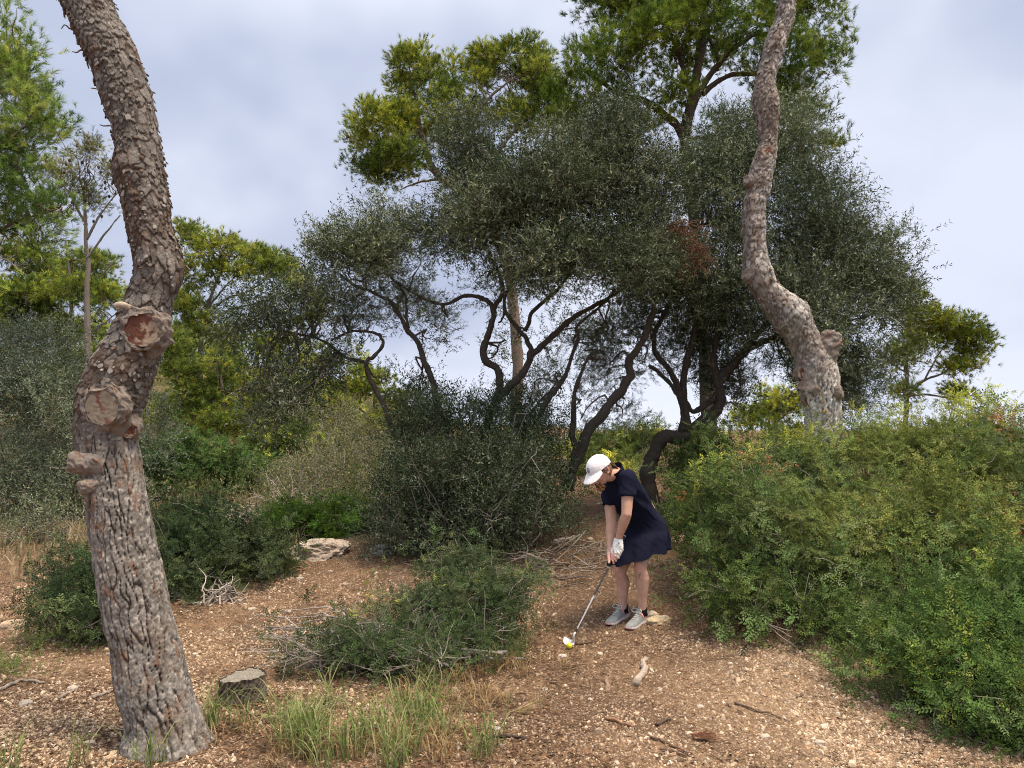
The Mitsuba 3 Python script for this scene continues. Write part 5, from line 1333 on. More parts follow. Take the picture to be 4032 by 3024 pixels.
# trunk under the dress, neck
chest = (sh_n + sh_f) / 2 + np.array([.03, .0, -.12]); pel = (hip_f + hip_n) / 2
mid_ = (sh_n + sh_f) / 2
B += [hull([(mid_ + (sh_n - mid_) * .8, .036), (mid_ + (sh_f - mid_) * .8, .036), (K(705, 360, 6.24), .070), (K(780, 470, 6.33), .075), (pel + up * .10, .085)]), bone(neck, .056, H(0, -.025, -.07), .054), bone(neck, .056, K(668, 300, 6.20), .055)]
# bare right hand: thumb side to us, fingers closing over the glove and grip
B += [hull([(wr_f, .026), (K(583, 838, 6.12), .021), (K(604, 838, 6.105), .021), (K(592, 862, 6.10), .018), (K(606, 862, 6.085), .016)])]
FINGERS = [[(K(584, 836, 6.105), .0165), (K(580, 868, 6.075), .0125), (K(584, 890, 6.058), .0105), (K(581, 908, 6.045), .0085)],
           [(K(602, 866, 6.09), .0110), (K(606, 876, 6.056), .0098), (K(612, 894, 6.042), .0090), (K(617, 912, 6.048), .0078)],
           [(K(604, 854, 6.085), .0110), (K(612, 862, 6.048), .0100), (K(624, 876, 6.036), .0092), (K(634, 894, 6.043), .0080)],
           [(K(606, 842, 6.085), .0105), (K(618, 848, 6.045), .0098), (K(630, 858, 6.032), .0092), (K(643, 876, 6.040), .0080)],
           [(K(610, 832, 6.085), .0095), (K(627, 833, 6.043), .0088), (K(640, 838, 6.030), .0082), (K(652, 848, 6.038), .0072)]]
limb_mesh = fuse(B, .010, 12)
hand = fuse([b for fgr in FINGERS for b in chain(fgr)] + [hull([(wr_f, .024), (K(583, 838, 6.12), .019), (K(604, 838, 6.105), .019), (K(592, 862, 6.10), .016), (K(606, 862, 6.085), .015)])], .0032, 5)
# head
sk = trimesh.creation.icosphere(4); V = np.array(sk.vertices)
hv = V * np.array([.073, .092, .105])
y, z = V[:, 1], V[:, 2]
jaw = sstep(.25, -1.0, z)
hv[:, 0] *= 1 - .30 * jaw ** 1.2
hv[:, 1] = np.where(V[:, 1] > 0, hv[:, 1] * (1 - .02 * jaw), hv[:, 1] * (1 - .42 * jaw))
hv[:, 1] += .018 * jaw
hv[:, 2] *= 1 + .08 * jaw


def bump(c, r, amp, dvec):
    global hv
    w = np.exp(-(((hv - np.array(c)) / np.array(r)) ** 2).sum(1))
    hv = hv + w[:, None] * amp * np.array(dvec)


bump((0, .092, -.030), (.011, .022, .026), .020, (0, 1, -.25)); bump((0, .100, -.042), (.015, .02, .010), .010, (0, 1, -.2))
for s in (-1, 1):
    bump((s * .032, .085, .004), (.017, .02, .011), -.010, (0, 1, 0))
    bump((s * .040, .075, -.032), (.022, .025, .018), .007, (s * .4, 1, .2))
    bump((s * .012, .10, -.046), (.007, .012, .007), .003, (s, .4, 0))
bump((0, .085, -.066), (.026, .02, .006), -.004, (0, 1, 0)); bump((0, .085, -.058), (.020, .02, .006), .005, (0, 1, 0)); bump((0, .085, -.075), (.018, .02, .007), .006, (0, 1, 0)); bump((0, .08, -.098), (.018, .03, .014), .010, (0, 1, -.2))
face = Acc()
hw = np.array([H(*q) for q in hv])
skin = Acc()
ARM, LEG, FACE = np.array((.56, .325, .23)), np.array((.60, .385, .30)), np.array((.60, .36, .27))
lv = np.array(limb_mesh.vertices)
n_ = meshkit.fbm(lv * 26, 4, 3)[:, None]; t_ = sstep(.62, .85, lv[:, 2])[:, None]
mott = sstep(.5, .7, meshkit.fbm(lv * 38, 3, 9))[:, None] * (1 - t_)
col = (LEG * (1 - t_) + ARM * t_) * (.86 + .28 * n_) * (1 - mott * np.array([.06, .16, .18]))
for kn in (knee_f, knee_n):
    w = np.exp(-((lv - (kn + fw * .05)) ** 2).sum(1) / .045 ** 2)[:, None]
    col = col * (1 - w * np.array([.0, .14, .16]))
skin.add(lv, limb_mesh.faces, col)
hc = np.array((.66, .39, .31)) * (.9 + .2 * meshkit.fbm(np.array(hand.vertices) * 60, 3, 5)[:, None])
tips = np.array([f_[-1][0] for f_ in FINGERS])
td = cKDTree(tips).query(np.array(hand.vertices))[0][:, None]
hc = hc * (1 + .12 * np.exp(-(td / .010) ** 2))
skin.add(hand.vertices, hand.faces, hc)
fcol = FACE * (.92 + .16 * meshkit.fbm(hv * 40, 3, 2)[:, None])
chk = sum(np.exp(-(((hv - np.array([s * .042, .07, -.034])) / .022) ** 2).sum(1)) for s in (-1, 1))[:, None]
fcol = fcol * (1 - chk * np.array([-.04, .12, .14]))
lip = np.exp(-(((hv - np.array([0, .10, -.066])) / np.array([.030, .03, .0105])) ** 2).sum(1))[:, None].clip(0, 1)
fcol = fcol * (1 - lip * .55) + np.array((.42, .15, .13)) * lip * .55
skin.add(hw, sk.faces, fcol)
# ears
for s in (-1, 1):
    e = trimesh.creation.icosphere(3); ev = np.array(e.vertices)
    q = ev * np.array([.007, .017, .029]); q[:, 0] -= .006 * np.exp(-((ev[:, 1:] / .55) ** 2).sum(1)) * np.sign(ev[:, 0] * s + .2) * s * (ev[:, 0] * s > 0)
    q[:, 1] -= .25 * q[:, 2]; q[:, 0] *= s; q[:, 0] += s * (.073 + .25 * (-q[:, 1]).clip(0, 1)); q[:, 1] -= .012; q[:, 2] -= .012
    skin.add(np.array([H(*u) for u in q]), e.faces, np.array((.62, .33, .25)))
skin.build(f'{who}__body', 'skin_material', True)
scene['skin_material'] = {'type': 'twosided', 'bsdf': {'type': 'principled', 'base_color': VC, 'roughness': .5, 'specular': .4, 'sheen': .15}}
labels[f'{who}__body'] = {'label': 'bare arms, legs and smiling face turned to the ball'}


def head_part(name, v, f, col, mat='matte_material', smooth=True):
    a = Acc(); a.add(np.array([H(*q) for q in v]), f, col)
    return a.build(part(who, name), mat, smooth)


# teeth in the smile, eyes, sunglasses
m_ = trimesh.creation.icosphere(3); mv = np.array(m_.vertices)
tv = mv * np.array([.020, .009, .0052]) + [0, .0965, -.0655]; tv[:, 1] -= 14 * tv[:, 0] ** 2; tv[:, 2] += 7 * tv[:, 0] ** 2
head_part('teeth', tv, m_.faces, (.78, .74, .68))
for s in (-1, 1):
    head_part('eye', mv * .011 + [s * .032, .078, .004], m_.faces, np.where((mv[:, 1] > .86)[:, None], (.06, .04, .03), (.75, .72, .70)))
for s in (-1, 1):
    l_ = mv * np.array([.026, .006, .019]) + [s * .033, .100, .004]; l_[:, 1] -= 5 * l_[:, 0] ** 2
    head_part('sunglasses_lens', l_, m_.faces, (.035, .02, .018), 'gloss_material')
fr = Acc()
for s in (-1, 1):
    tp = np.array([(s * .058, .082, .012), (s * .070, .055, .012), (s * .079, .01, .008), (s * .080, -.015, -.004)])
    v, f = tube(spline(tp, 12), .0024, 6, True); fr.add(np.array([H(*q) for q in v]), f, (.09, .03, .025))
v, f = tube(spline(np.array([(-.012, .104, .010), (0, .108, .013), (.012, .104, .010)]), 6), .002, 6, True); fr.add(np.array([H(*q) for q in v]), f, (.09, .03, .025))
fr.build(part(who, 'sunglasses_frame'), 'gloss_material', True); stuff(f'{who}__sunglasses_frame')
scene['gloss_material'] = {'type': 'twosided', 'bsdf': {'type': 'principled', 'base_color': VC, 'roughness': .3, 'specular': .5}}

# hair: cap of hair at the back, side strands, a ginger lock falling past the chin on the far side
ha = Acc()
s_ = trimesh.creation.icosphere(4); sv_ = np.array(s_.vertices)
q = sv_ * np.array([.079, .097, .108]) + [0, -.006, .0]
keep = (q[:, 1] < -.012 + .35 * q[:, 2].clip(0, .1)) & (q[:, 2] > -.085 - .2 * (q[:, 1] + .1))
fk = s_.faces[keep[s_.faces].all(1)]
q = q * (1 + .06 * (meshkit.fbm(np.column_stack([sv_[:, 0] * 16, sv_[:, 1] * 16, sv_[:, 2] * 3]), 3, 4) - .5))[:, None]
ha.add(np.array([H(*u) for u in q]), fk, np.array((.16, .098, .06)) * (.6 + .8 * meshkit.fbm(sv_ * [14, 14, 4], 3, 5)[:, None]))
rs = np.random.default_rng(12)
for i in range(70):
    th = rs.uniform(-.5, .5)
    a0 = np.array([rs.uniform(-.05, .05), -.092, rs.uniform(-.04, .02)])
    p_ = np.array([a0, a0 + [0, -.022, -.03], a0 + [rs.normal(0, .01), -.022 + rs.normal(0, .008), -.075 - rs.uniform(0, .03)]])
    v, f = tube(np.array([H(*u) for u in spline(p_, 8)]), np.linspace(.006, .002, 8), 5); ha.add(v, f, np.array((.15, .095, .06)) * rs.uniform(.6, 1.4))
for i in range(34):
    s0 = -1
    a0 = np.array([s0 * (.074 + rs.normal(0, .003)), rs.uniform(-.01, .03), rs.uniform(-.02, .02)])
    end = K(rs.normal(508, 11), rs.normal(328, 9), 6.06 + rs.normal(0, .012))
    A0 = H(*a0); mid = (A0 + end) / 2 + hf * rs.uniform(.0, .02) - up * .005
    v, f = tube(spline(np.array([A0, mid, end, end + np.array([rs.uniform(.01, .045), .02, -.004 + rs.normal(0, .004)])]), 12), np.linspace(.005, .0018, 12), 5)
    ha.add(v, f, np.array((.24, .115, .05)) * rs.uniform(.5, 1.25))
for i in range(26):
    a0 = np.array([.074, rs.uniform(.012, .04), .02]); p_ = np.array([a0, a0 + [.004, -.012, -.022], a0 + [.003, -.028, -.040]])
    v, f = tube(np.array([H(*u) for u in spline(p_, 6)]), np.linspace(.003, .001, 6), 4); ha.add(v, f, np.array((.13, .07, .045)) * rs.uniform(.6, 1.4))
ha.build(f'{who}__hair', 'matte_material', True)

# cap: six-panel dome with seams, curved bill, button and round emblem
cap = f'{who}__cap'
CC, CR = np.array([0, -.004, .022]), np.array([.088, .108, .100])


def dome(phi, th, off=0.0):
    """phi from crown to rim, th round from the front."""
    seam = np.abs((th / (math.pi / 3) + .5) % 1 - .5) * 2
    r = 1 + off / .1 - .012 * np.exp(-(seam / .05) ** 2) * np.sin(phi) ** .5
    x, y, z = np.sin(phi) * np.sin(th), np.sin(phi) * np.cos(th), np.cos(phi)
    y = y * (1 + .04 * z * (y > 0))
    return CC + np.stack([x, y, np.sign(z) * np.abs(z) ** .88 + 0 * x], -1) * CR * r[..., None]


nP, nT = 26, 120
ph, th = np.meshgrid(np.linspace(0.001, 1, nP), np.arange(nT) / nT * 2 * np.pi, indexing='ij')
rim = 1.60 - .10 * np.cos(th) + .06 * np.cos(2 * th)
dv = dome(ph * rim, th)
dv = dv + (.0035 * (meshkit.fbm(dv * 22, 3, 3) - .5))[..., None]
I, J = np.meshgrid(np.arange(nP - 1), np.arange(nT), indexing='ij')
df = np.stack([I * nT + J, (I + 1) * nT + J, (I + 1) * nT + (J + 1) % nT, I * nT + (J + 1) % nT], -1).reshape(-1, 4)
ca = Acc(); WHITE = np.array((.78, .77, .80))
seamc = np.abs((th / (math.pi / 3) + .5) % 1 - .5) * 2
ca.add(np.array([H(*q_) for q_ in dv.reshape(-1, 3)]), df, WHITE * (1 - .05 * np.exp(-(seamc / .06) ** 2)).reshape(-1, 1))
bt = trimesh.creation.icosphere(2); ca.add(np.array([H(*q_) for q_ in np.array(bt.vertices) * [.009, .009, .006] + CC + [0, 0, .101]]), bt.faces, WHITE)
ca.build(f'{cap}__crown', 'cloth_material', True)
bl = Acc(); nu, nv = 40, 14
u, w = np.meshgrid(np.linspace(-1, 1, nu), np.linspace(0, 1, nv), indexing='ij')
ang = u * 1.12
base_ = dome(np.full_like(u, 1.50), ang, .001)
reach = .072 * np.clip(1 - np.abs(u) ** 2.6, 0, 1) ** .8
bv = base_ + np.stack([np.sin(ang) * .10 * reach / .07 * w * .35, reach * w, -.020 * w * (reach / .072) - .26 * np.abs(base_[..., 0]) ** 1.5 * w * 2.2 - .012 * w ** 2], -1)
top = bv.reshape(-1, 3); bot = top + np.array([0, 0, -.003])
I, J = np.meshgrid(np.arange(nu - 1), np.arange(nv - 1), indexing='ij')
bf = np.stack([I * nv + J, (I + 1) * nv + J, (I + 1) * nv + J + 1, I * nv + J + 1], -1).reshape(-1, 4)
e = np.arange(nu - 1) * nv + nv - 1; N = len(top)
ef = np.stack([e, e + nv, e + nv + N, e + N], -1)
bl.add(np.array([H(*q_) for q_ in np.vstack([top, bot])]), np.vstack([bf, bf[:, ::-1] + N, ef]), WHITE * 1.02)
bl.build(f'{cap}__bill', 'cloth_material', 50 if False else True)
scene['cloth_material'] = {'type': 'twosided', 'bsdf': {'type': 'principled', 'base_color': VC, 'roughness': .9, 'specular': .12, 'sheen': .15}}
labels[cap] = {'label': 'white baseball cap with a small dark round emblem'}
em = Acc()
e_phi, R_e = 1.12, .021


def emblem(x, y):
    """Emblem plane (metres) laid on the front of the dome."""
    return dome(np.array([e_phi - y / .1]), np.array([-x / (.1 * math.sin(e_phi)) ]), .0014)[0]


def ring(r0, r1, n=40, a0=0, a1=2 * math.pi):
    a = np.linspace(a0, a1, n)
    v = np.array([emblem(r * math.cos(t) * 1.0, r * math.sin(t)) for t in a for r in (r0, r1)])
    return v, np.array([[2 * i, 2 * i + 1, 2 * i + 3, 2 * i + 2] for i in range(n - 1)])


def poly(pts):
    v = np.array([emblem(*q_) for q_ in [np.mean(pts, 0)] + list(pts)]); n = len(pts)
    return v, np.array([[0, 1 + i, 1 + (i + 1) % n] for i in range(n)])


INK = (.07, .075, .10)
for v, f in [ring(R_e * .90, R_e), ring(R_e * .62, R_e * .68), *[ring(R_e * .73, R_e * .84, 4, t, t + .17) for t in np.arange(0.35, 2.9, .30)], *[ring(R_e * .73, R_e * .84, 4, t, t + .17) for t in np.arange(3.5, 6.1, .30)],
             poly([(-.002, -.004), (.000, .011), (.002, .004), (.0018, -.004)]), poly([(-.003, -.004), (-.0035, .006), (-.009, -.004)]), poly([(.003, -.004), (.0035, .004), (.009, -.003)]), poly([(-.010, -.006), (.010, -.006), (.007, -.010), (-.007, -.010)])]:
    em.add(np.array([H(*q_) for q_ in v]), f, INK)
em.build(f'{cap}__emblem', 'matte_material')

# dress: bodice, short sleeves and flared skirt as one cloth
NAVY = np.array((.0095, .0110, .027))
sec = [(K(632, 205, 6.165), .064, .066, unit([-.45, -.35, .8])), (K(640, 232, 6.165), .072, .068, unit([-.45, -.33, .8])), (K(652, 262, 6.18), .125, .080, unit([-.5, -.42, .75])), (K(672, 305, 6.19), .160, .104, unit([-.5, -.42, .75])),
       (K(700, 360, 6.22), .164, .124, unit([-.48, -.40, .78])), (K(742, 425, 6.27), .152, .126, unit([-.42, -.36, .83])), (K(786, 490, 6.33), .150, .128, unit([-.34, -.28, .9])), (K(826, 555, 6.39), .168, .142, unit([-.25, -.2, .95])),
       (K(850, 630, 6.42), .196, .168, unit([-.15, -.12, .98])), (K(838, 700, 6.40), .212, .204, unit([-.08, -.08, 1])), (K(826, 780, 6.385), .218, .222, unit([-.04, -.05, 1])), (K(815, 868, 6.37), .224, .236, up)]
tt = np.linspace(0, len(sec) - 1, 72)
cen = spline(np.array([s[0] for s in sec]), 72); rl = spline(np.array([[s[1], s[2]] for s in sec]), 72); ax = unit(spline(np.array([s[3] for s in sec]), 72))
m = 120
th = np.arange(m) / m * 2 * np.pi
DV = []
for i in range(72):
    L_ = unit(lf - ax[i] * np.dot(lf, ax[i])); F_ = np.cross(L_, ax[i]); F_ = F_ if np.dot(F_, fw) > 0 else -F_
    q = i / 71
    sk_ = sstep(.62, 1, q)
    fold = 1 + sk_ * (.095 * np.cos(7 * th + 1.0) + .05 * np.cos(5 * th - .6) + .03 * np.cos(12 * th)) + .015 * sstep(.2, .5, q) * np.cos(3 * th + q * 9)
    ex = np.sign(np.cos(th)) * np.abs(np.cos(th)) ** .92, np.sign(np.sin(th)) * np.abs(np.sin(th)) ** .92
    p_ = cen[i] + (L_ * (ex[0] * rl[i, 0] * fold)[:, None] + F_ * (ex[1] * rl[i, 1] * fold)[:, None])
    drop = sk_ ** 2 * (-.040 * np.sin(th) + .055 * np.cos(th) - .008 * np.cos(7 * th + 1))
    p_ = p_ + up * drop[:, None]
    if q < .06:
        p_ = p_ + ax[i] * (.012 * np.cos(th * 1) ** 2 * (1 - q / .06))[:, None]
    DV.append(p_)
n = 72 * m
V = np.vstack(DV + [cen[:1] - ax[:1] * .01, (DV[-1].mean(0) + up * .05)[None]])
I, J = np.meshgrid(np.arange(71), np.arange(m), indexing='ij')
f = np.stack([I * m + J, I * m + (J + 1) % m, (I + 1) * m + (J + 1) % m, (I + 1) * m + J], -1).reshape(-1, 4)
k = np.arange(m); e = 71 * m
f = np.vstack([f[:, [0, 1, 2]], f[:, [0, 2, 3]], np.stack([k * 0 + n, (k + 1) % m, k], 1), np.stack([k * 0 + n + 1, e + k, e + (k + 1) % m], 1)])
t = trimesh.Trimesh(V, f, process=False); trimesh.repair.fix_normals(t)
if t.volume < 0: t.invert()
dm = m3.Manifold(m3.Mesh(np.asarray(t.vertices, np.float32), np.asarray(t.faces, np.uint32)))
slv = []
for s, e_, cut, r in ((sh_n, elb_n, .50, .068), (sh_f, elb_f, .52, .066)):
    d_ = unit(e_ - s)
    end = s + (e_ - s) * cut
    slv.append(hull([(s - d_ * .0 + up * .004, .064), (s + (e_ - s) * .2, r), ((sh_n + sh_f) / 2 * .45 + s * .55 + up * .002, .070)]))
    c_ = m3.Manifold.cylinder(float(np.linalg.norm(end - s)), .066, r * .98, 40)
    x_, y_ = perp(d_[None]); R_ = np.column_stack([x_[0], y_[0], d_, s])
    if np.linalg.det(R_[:, :3]) < 0: R_[:, 0] *= -1
    slv.append(c_.transform(R_.tolist()))
if dm.is_empty() or dm.status() != m3.Error.NoError:
    dm = hull([(c, r[1] * .95) for c, r in zip(cen[::8], rl[::8])])
dm = m3.Manifold.batch_boolean([dm] + slv, m3.OpType.Add).refine_to_length(.012)
km = dm.to_mesh(); dt = trimesh.Trimesh(km.vert_properties[:, :3], km.tri_verts, process=True)
trimesh.smoothing.filter_taubin(dt, .45, .47, 8)
dv = np.array(dt.vertices); dn = np.array(dt.vertex_normals)
wr = meshkit.fbm(np.column_stack([dv @ lf * 9 + dv[:, 2] * 6, dv @ fw * 9 - dv[:, 2] * 9, dv[:, 2] * 3]), 3, 6) - .5
dv = dv + dn * (wr * .024 * sstep(.45, .8, dv[:, 2]) + .016 * wr)[:, None]
a = Acc(); a.add(dv, dt.faces, NAVY * (.9 + .2 * meshkit.fbm(dv * 40, 2, 4)[:, None]))
a.build(f'{who}__dress', 'cloth_material', 40 if False else True)
labels[f'{who}__dress'] = {'label': 'navy short sleeved polo dress with flared skirt'}
# stand-up collar and pocket welt
co = Acc()
ring_ = []
for i, (rr, hh) in enumerate([(.066, -.020), (.070, .012), (.073, .034), (.070, .036), (.067, .014), (.063, -.02)]):
    L_ = unit(lf - ax[2] * np.dot(lf, ax[2])); F_ = np.cross(L_, ax[2]); F_ = F_ if np.dot(F_, fw) > 0 else -F_
    ring_.append(cen[2] + ax[2] * (hh * (1 - .35 * np.sin(th)[:, None])) + L_ * (np.cos(th) * rr)[:, None] + F_ * (np.sin(th) * rr)[:, None])
V = np.vstack(ring_); I, J = np.meshgrid(np.arange(5), np.arange(m), indexing='ij')
co.add(V, np.stack([I * m + J, I * m + (J + 1) % m, (I + 1) * m + (J + 1) % m, (I + 1) * m + J], -1).reshape(-1, 4), NAVY * 1.15)
co.build(f'{who}__collar', 'cloth_material', True)
tr_ = cKDTree(dv)
pk = np.array([K(880, 462, 6.2), K(898, 520, 6.2), K(930, 562, 6.22), K(946, 578, 6.22)])
pts = []
for c_ in spline(pk, 12):
    ray = unit(c_ - np.array([0, 0, EYE])); best = None
    tq = np.linspace(5.6, 6.9, 260); xs = np.array([0, 0, EYE]) + ray * tq[:, None]
    dd, ii = tr_.query(xs); j = np.argmax(dd < .012) if (dd < .012).any() else np.argmin(dd)
    pts.append(dv[ii[j]] + dn[ii[j]] * .002)
co = Acc(); v, f = tube(spline(np.array(pts)[::3], 20), .0042, 6, True); co.add(v, f, NAVY * 2.2); co.build(f'{who}__pocket_edge', 'cloth_material', True)

# left glove
GL = [hull([(K(655, 735, 6.08), .030), (K(638, 738, 6.08), .022), (K(630, 790, 6.065), .024), (K(668, 790, 6.05), .024), (K(668, 752, 6.07), .022), (K(632, 812, 6.055), .018), (K(656, 808, 6.045), .018)])]
GF = [[(K(614, 800, 6.075), .0150), (K(606, 818, 6.070), .0120), (K(611, 842, 6.062), .0100)],
      [(K(628, 812, 6.052), .0135), (K(632, 832, 6.040), .0115), (K(640, 848, 6.035), .0105), (K(655, 870, 6.040), .0092)],
      [(K(642, 812, 6.045), .0135), (K(650, 828, 6.032), .0120), (K(657, 838, 6.034), .0108), (K(662, 850, 6.046), .0095)],
      [(K(655, 808, 6.045), .0130), (K(666, 818, 6.036), .0115), (K(671, 828, 6.042), .0105), (K(668, 840, 6.056), .0092)],
      [(K(667, 797, 6.048), .0120), (K(679, 802, 6.042), .0108), (K(683, 812, 6.048), .0098), (K(678, 824, 6.060), .0088)]]
gm = fuse(GL + [b for g_ in GF for b in chain(g_)], .0034, 5)
a = Acc(); gv = np.array(gm.vertices)
gv = gv + np.array(gm.vertex_normals) * ((meshkit.fbm(gv * 70, 3, 8) - .5) * .004)[:, None]
a.add(gv, gm.faces, np.array((.74, .74, .72)) * (.85 + .3 * meshkit.fbm(gv * 50, 3, 3)[:, None])); a.build(f'{who}__glove', 'cloth_material', True)
labels[f'{who}__glove'] = {'label': 'white glove on the upper hand'}
a = Acc()
gt_ = cKDTree(gv); gn = np.array(trimesh.Trimesh(gv, gm.faces, process=False).vertex_normals)


def on_glove(cx, cy, off=.0012):
    c_ = K(cx, cy, 6.0); ray = unit(c_ - np.array([0, 0, EYE])); xs = np.array([0, 0, EYE]) + ray * np.linspace(5.7, 6.4, 300)[:, None]
    dd, ii = gt_.query(xs); j = np.argmax(dd < .006) if (dd < .006).any() else np.argmin(dd)
    return xs[j] + gn[ii[j]] * off


v, f = tube(spline(np.array([on_glove(*q_) for q_ in [(636, 768), (650, 776), (664, 780), (676, 784)]]), 14), .0022, 6, True); a.add(v, f, (.42, .42, .47))
for t_ in np.linspace(0, 2 * np.pi, 9)[:-1]:
    pass
pts = np.array([on_glove(655 + 6.5 * math.cos(t_), 759 + 7.5 * math.sin(t_)) for t_ in np.linspace(0, 2 * np.pi, 18)[:-1]])
a.add(np.vstack([on_glove(655, 759, .0022), pts]), np.array([[0, 1 + i, 1 + (i + 1) % 17] for i in range(17)]), (.22, .23, .30))
a.build(f'{who}__glove__closure_tab', 'matte_material', True)

# shoes, socks
GREY, SOLE, PINK = np.array((.27, .285, .29)), np.array((.60, .585, .59)), np.array((.66, .33, .35))


def shoe(ank, d, key):
    s_ = np.cross(up, d)                                                    # to the left of the foot
    heel2, toe2 = ank[:2] - d[:2] * .068, ank[:2] + d[:2] * .196
    zt, zh = float(ground_z(*toe2)), float(ground_z(*heel2))
    Z = lambda t: (zh + (zt - zh) * t) + .004
    Ln = .264
    ts = np.linspace(0, 1, 56)
    wl = np.interp(ts, [0, .04, .12, .25, .42, .58, .70, .82, .92, .97, 1], [.010, .024, .032, .034, .033, .040, .045, .043, .034, .022, .006])
    wr_ = np.interp(ts, [0, .04, .12, .25, .42, .58, .70, .82, .92, .97, 1], [.010, .024, .032, .034, .036, .042, .046, .045, .036, .024, .006])
    hs = np.interp(ts, [0, .05, .15, .30, .40, .50, .65, .80, .92, 1], [.088, .100, .094, .088, .104, .092, .068, .052, .042, .026])
    so = np.interp(ts, [0, .08, .3, .6, .85, 1], [.040, .036, .030, .024, .020, .026])
    rise = np.interp(ts, [0, .06, .2, .8, 1], [.012, .003, 0, 0, .012])
    o = np.array([heel2[0], heel2[1], 0])
    m = 28
    aa = np.linspace(0, np.pi, m)
    V = []
    for t_, a1, a2, h_, b_ in zip(ts, wl, wr_, hs, so):
        c_ = o + d * (Ln * t_) + up * Z(t_)
        x_ = np.cos(aa); zz = np.sin(aa) ** .8
        ww = np.where(x_ > 0, a1, a2) * (1 - .30 * zz ** 2)
        V.append(c_ + s_ * (np.sign(x_) * np.abs(x_) ** .75 * ww)[:, None] + up * (b_ + (h_ - b_) * zz)[:, None])
    V = np.array(V)
    I, J = np.meshgrid(np.arange(55), np.arange(m - 1), indexing='ij')
    F_ = np.stack([I * m + J, (I + 1) * m + J, (I + 1) * m + J + 1, I * m + J + 1], -1).reshape(-1, 4)
    # the collar is open: leave out the top between heel and tongue
    fc = V.reshape(-1, 3)[F_].mean(1); tI = I.ravel() / 55.0; tJ = J.ravel()
    op = (tI > .04) & (tI < .36) & (np.abs(tJ - (m - 2) / 2) < 7 - 9 * np.abs(tI - .2))
    a = Acc(); vv = V.reshape(-1, 3)
    knit = 1 + .18 * (meshkit.fbm(vv * 160, 2, 3) - .5)[:, None]
    a.add(vv, F_[~op], GREY * knit)
    a.build(f'{key}__upper', 'cloth_material', True)
    # sole: wall from ground to upper with a flare at the heel
    rows = []
    for hh, fl in [(0, .93), (.10, 1.03), (.55, 1.05), (.95, 1.02), (1.06, .97)]:
        ring_ = [o + d * (Ln * t_) + up * (Z(t_) + r_ + (b_ - r_) * hh) + s_ * a1 * fl for t_, a1, b_, r_ in zip(ts, wl, so, rise)] + [o + d * (Ln * t_) + up * (Z(t_) + r_ + (b_ - r_) * hh) - s_ * a2 * fl for t_, a2, b_, r_ in list(zip(ts, wr_, so, rise))[::-1]]
        ring_ = np.array(ring_); ctr = o + d * Ln * .5
        ring_ = ring_ + d * (((ring_ - ctr) @ d) * (fl - 1) * .3)[:, None]
        rows.append(ring_)
    R_ = np.array(rows); mm = R_.shape[1]
    I, J = np.meshgrid(np.arange(4), np.arange(mm), indexing='ij')
    F2 = np.stack([I * mm + J, I * mm + (J + 1) % mm, (I + 1) * mm + (J + 1) % mm, (I + 1) * mm + J], -1).reshape(-1, 4)
    tt_ = ((R_.reshape(-1, 3) - o) @ d) / Ln
    zc = np.repeat([0, .1, .55, .95, 1.06], mm)
    pk_ = ((tt_ > .93) | ((tt_ < .66) & (tt_ > .30) & (zc < .2)))[:, None]
    a = Acc(); a.add(R_.reshape(-1, 3), F2, np.where(pk_, PINK, SOLE)); a.build(f'{key}__sole', 'cloth_material', 50 if False else True)
    # pink overlay by the heel, on both sides
    a = Acc()
    for side in (1, -1):
        for (t0, j0, t1, j1, t2, j2, t3, j3) in [(.10, 2, .30, 2, .34, 6, .20, 7), (.30, 2, .40, 3, .46, 9, .40, 9), (.17, 7, .30, 5, .30, 8, .22, 9.5)]:
            q_ = []
            for u_ in np.linspace(0, 1, 7):
                for w_ in np.linspace(0, 1, 7):
                    T_ = (t0 * (1 - u_) + t1 * u_) * (1 - w_) + (t3 * (1 - u_) + t2 * u_) * w_
                    J_ = (j0 * (1 - u_) + j1 * u_) * (1 - w_) + (j3 * (1 - u_) + j2 * u_) * w_
                    J_ = J_ if side > 0 else (m - 1) - J_
                    i_, k_ = T_ * 55, J_
                    i0, k0 = int(i_), int(k_); fi, fk_ = i_ - i0, k_ - k0; k1 = min(k0 + 1, m - 1)
                    c_ = (V[i0, k0] * (1 - fi) + V[i0 + 1, k0] * fi) * (1 - fk_) + (V[i0, k1] * (1 - fi) + V[i0 + 1, k1] * fi) * fk_
                    q_.append(c_ + s_ * side * .0035 + up * .002)
            I, J = np.meshgrid(np.arange(6), np.arange(6), indexing='ij')
            a.add(np.array(q_), np.stack([I * 7 + J, I * 7 + J + 1, (I + 1) * 7 + J + 1, (I + 1) * 7 + J], -1).reshape(-1, 4), PINK)
    a.build(f'{key}__pink_overlay', 'cloth_material', True)
    a = Acc()
    for q in range(5):
        t_ = .42 + .065 * q; i_ = int(t_ * 55)
        L_ = V[i_, 8 + q // 2]; R2 = V[i_, m - 9 - q // 2]; mid = V[min(i_ + 1, 55), m // 2]
        v, f = tube(spline(np.array([L_, mid, R2]) + up * .004, 9), .0028, 6, True); a.add(v, f, (.62, .63, .63))
    b_ = V[23, m // 2] + up * .006
    for sg in (-1, 1):
        lp = spline(np.array([b_, b_ + s_ * sg * .028 + up * .018 + d * .012, b_ + s_ * sg * .048 + up * .004 + d * .030, b_ + s_ * sg * .030 - up * .012 + d * .026, b_]), 18)
        v, f = tube(lp, .0024, 6); a.add(v, f, (.66, .66, .66))
    tg = hull([(b_ + up * .018 - d * .012 + s_ * .016, .005), (b_ + up * .018 - d * .012 - s_ * .016, .005), (b_ - up * .02 + d * .02 + s_ * .014, .005), (b_ - up * .02 + d * .02 - s_ * .014, .005)]).to_mesh()
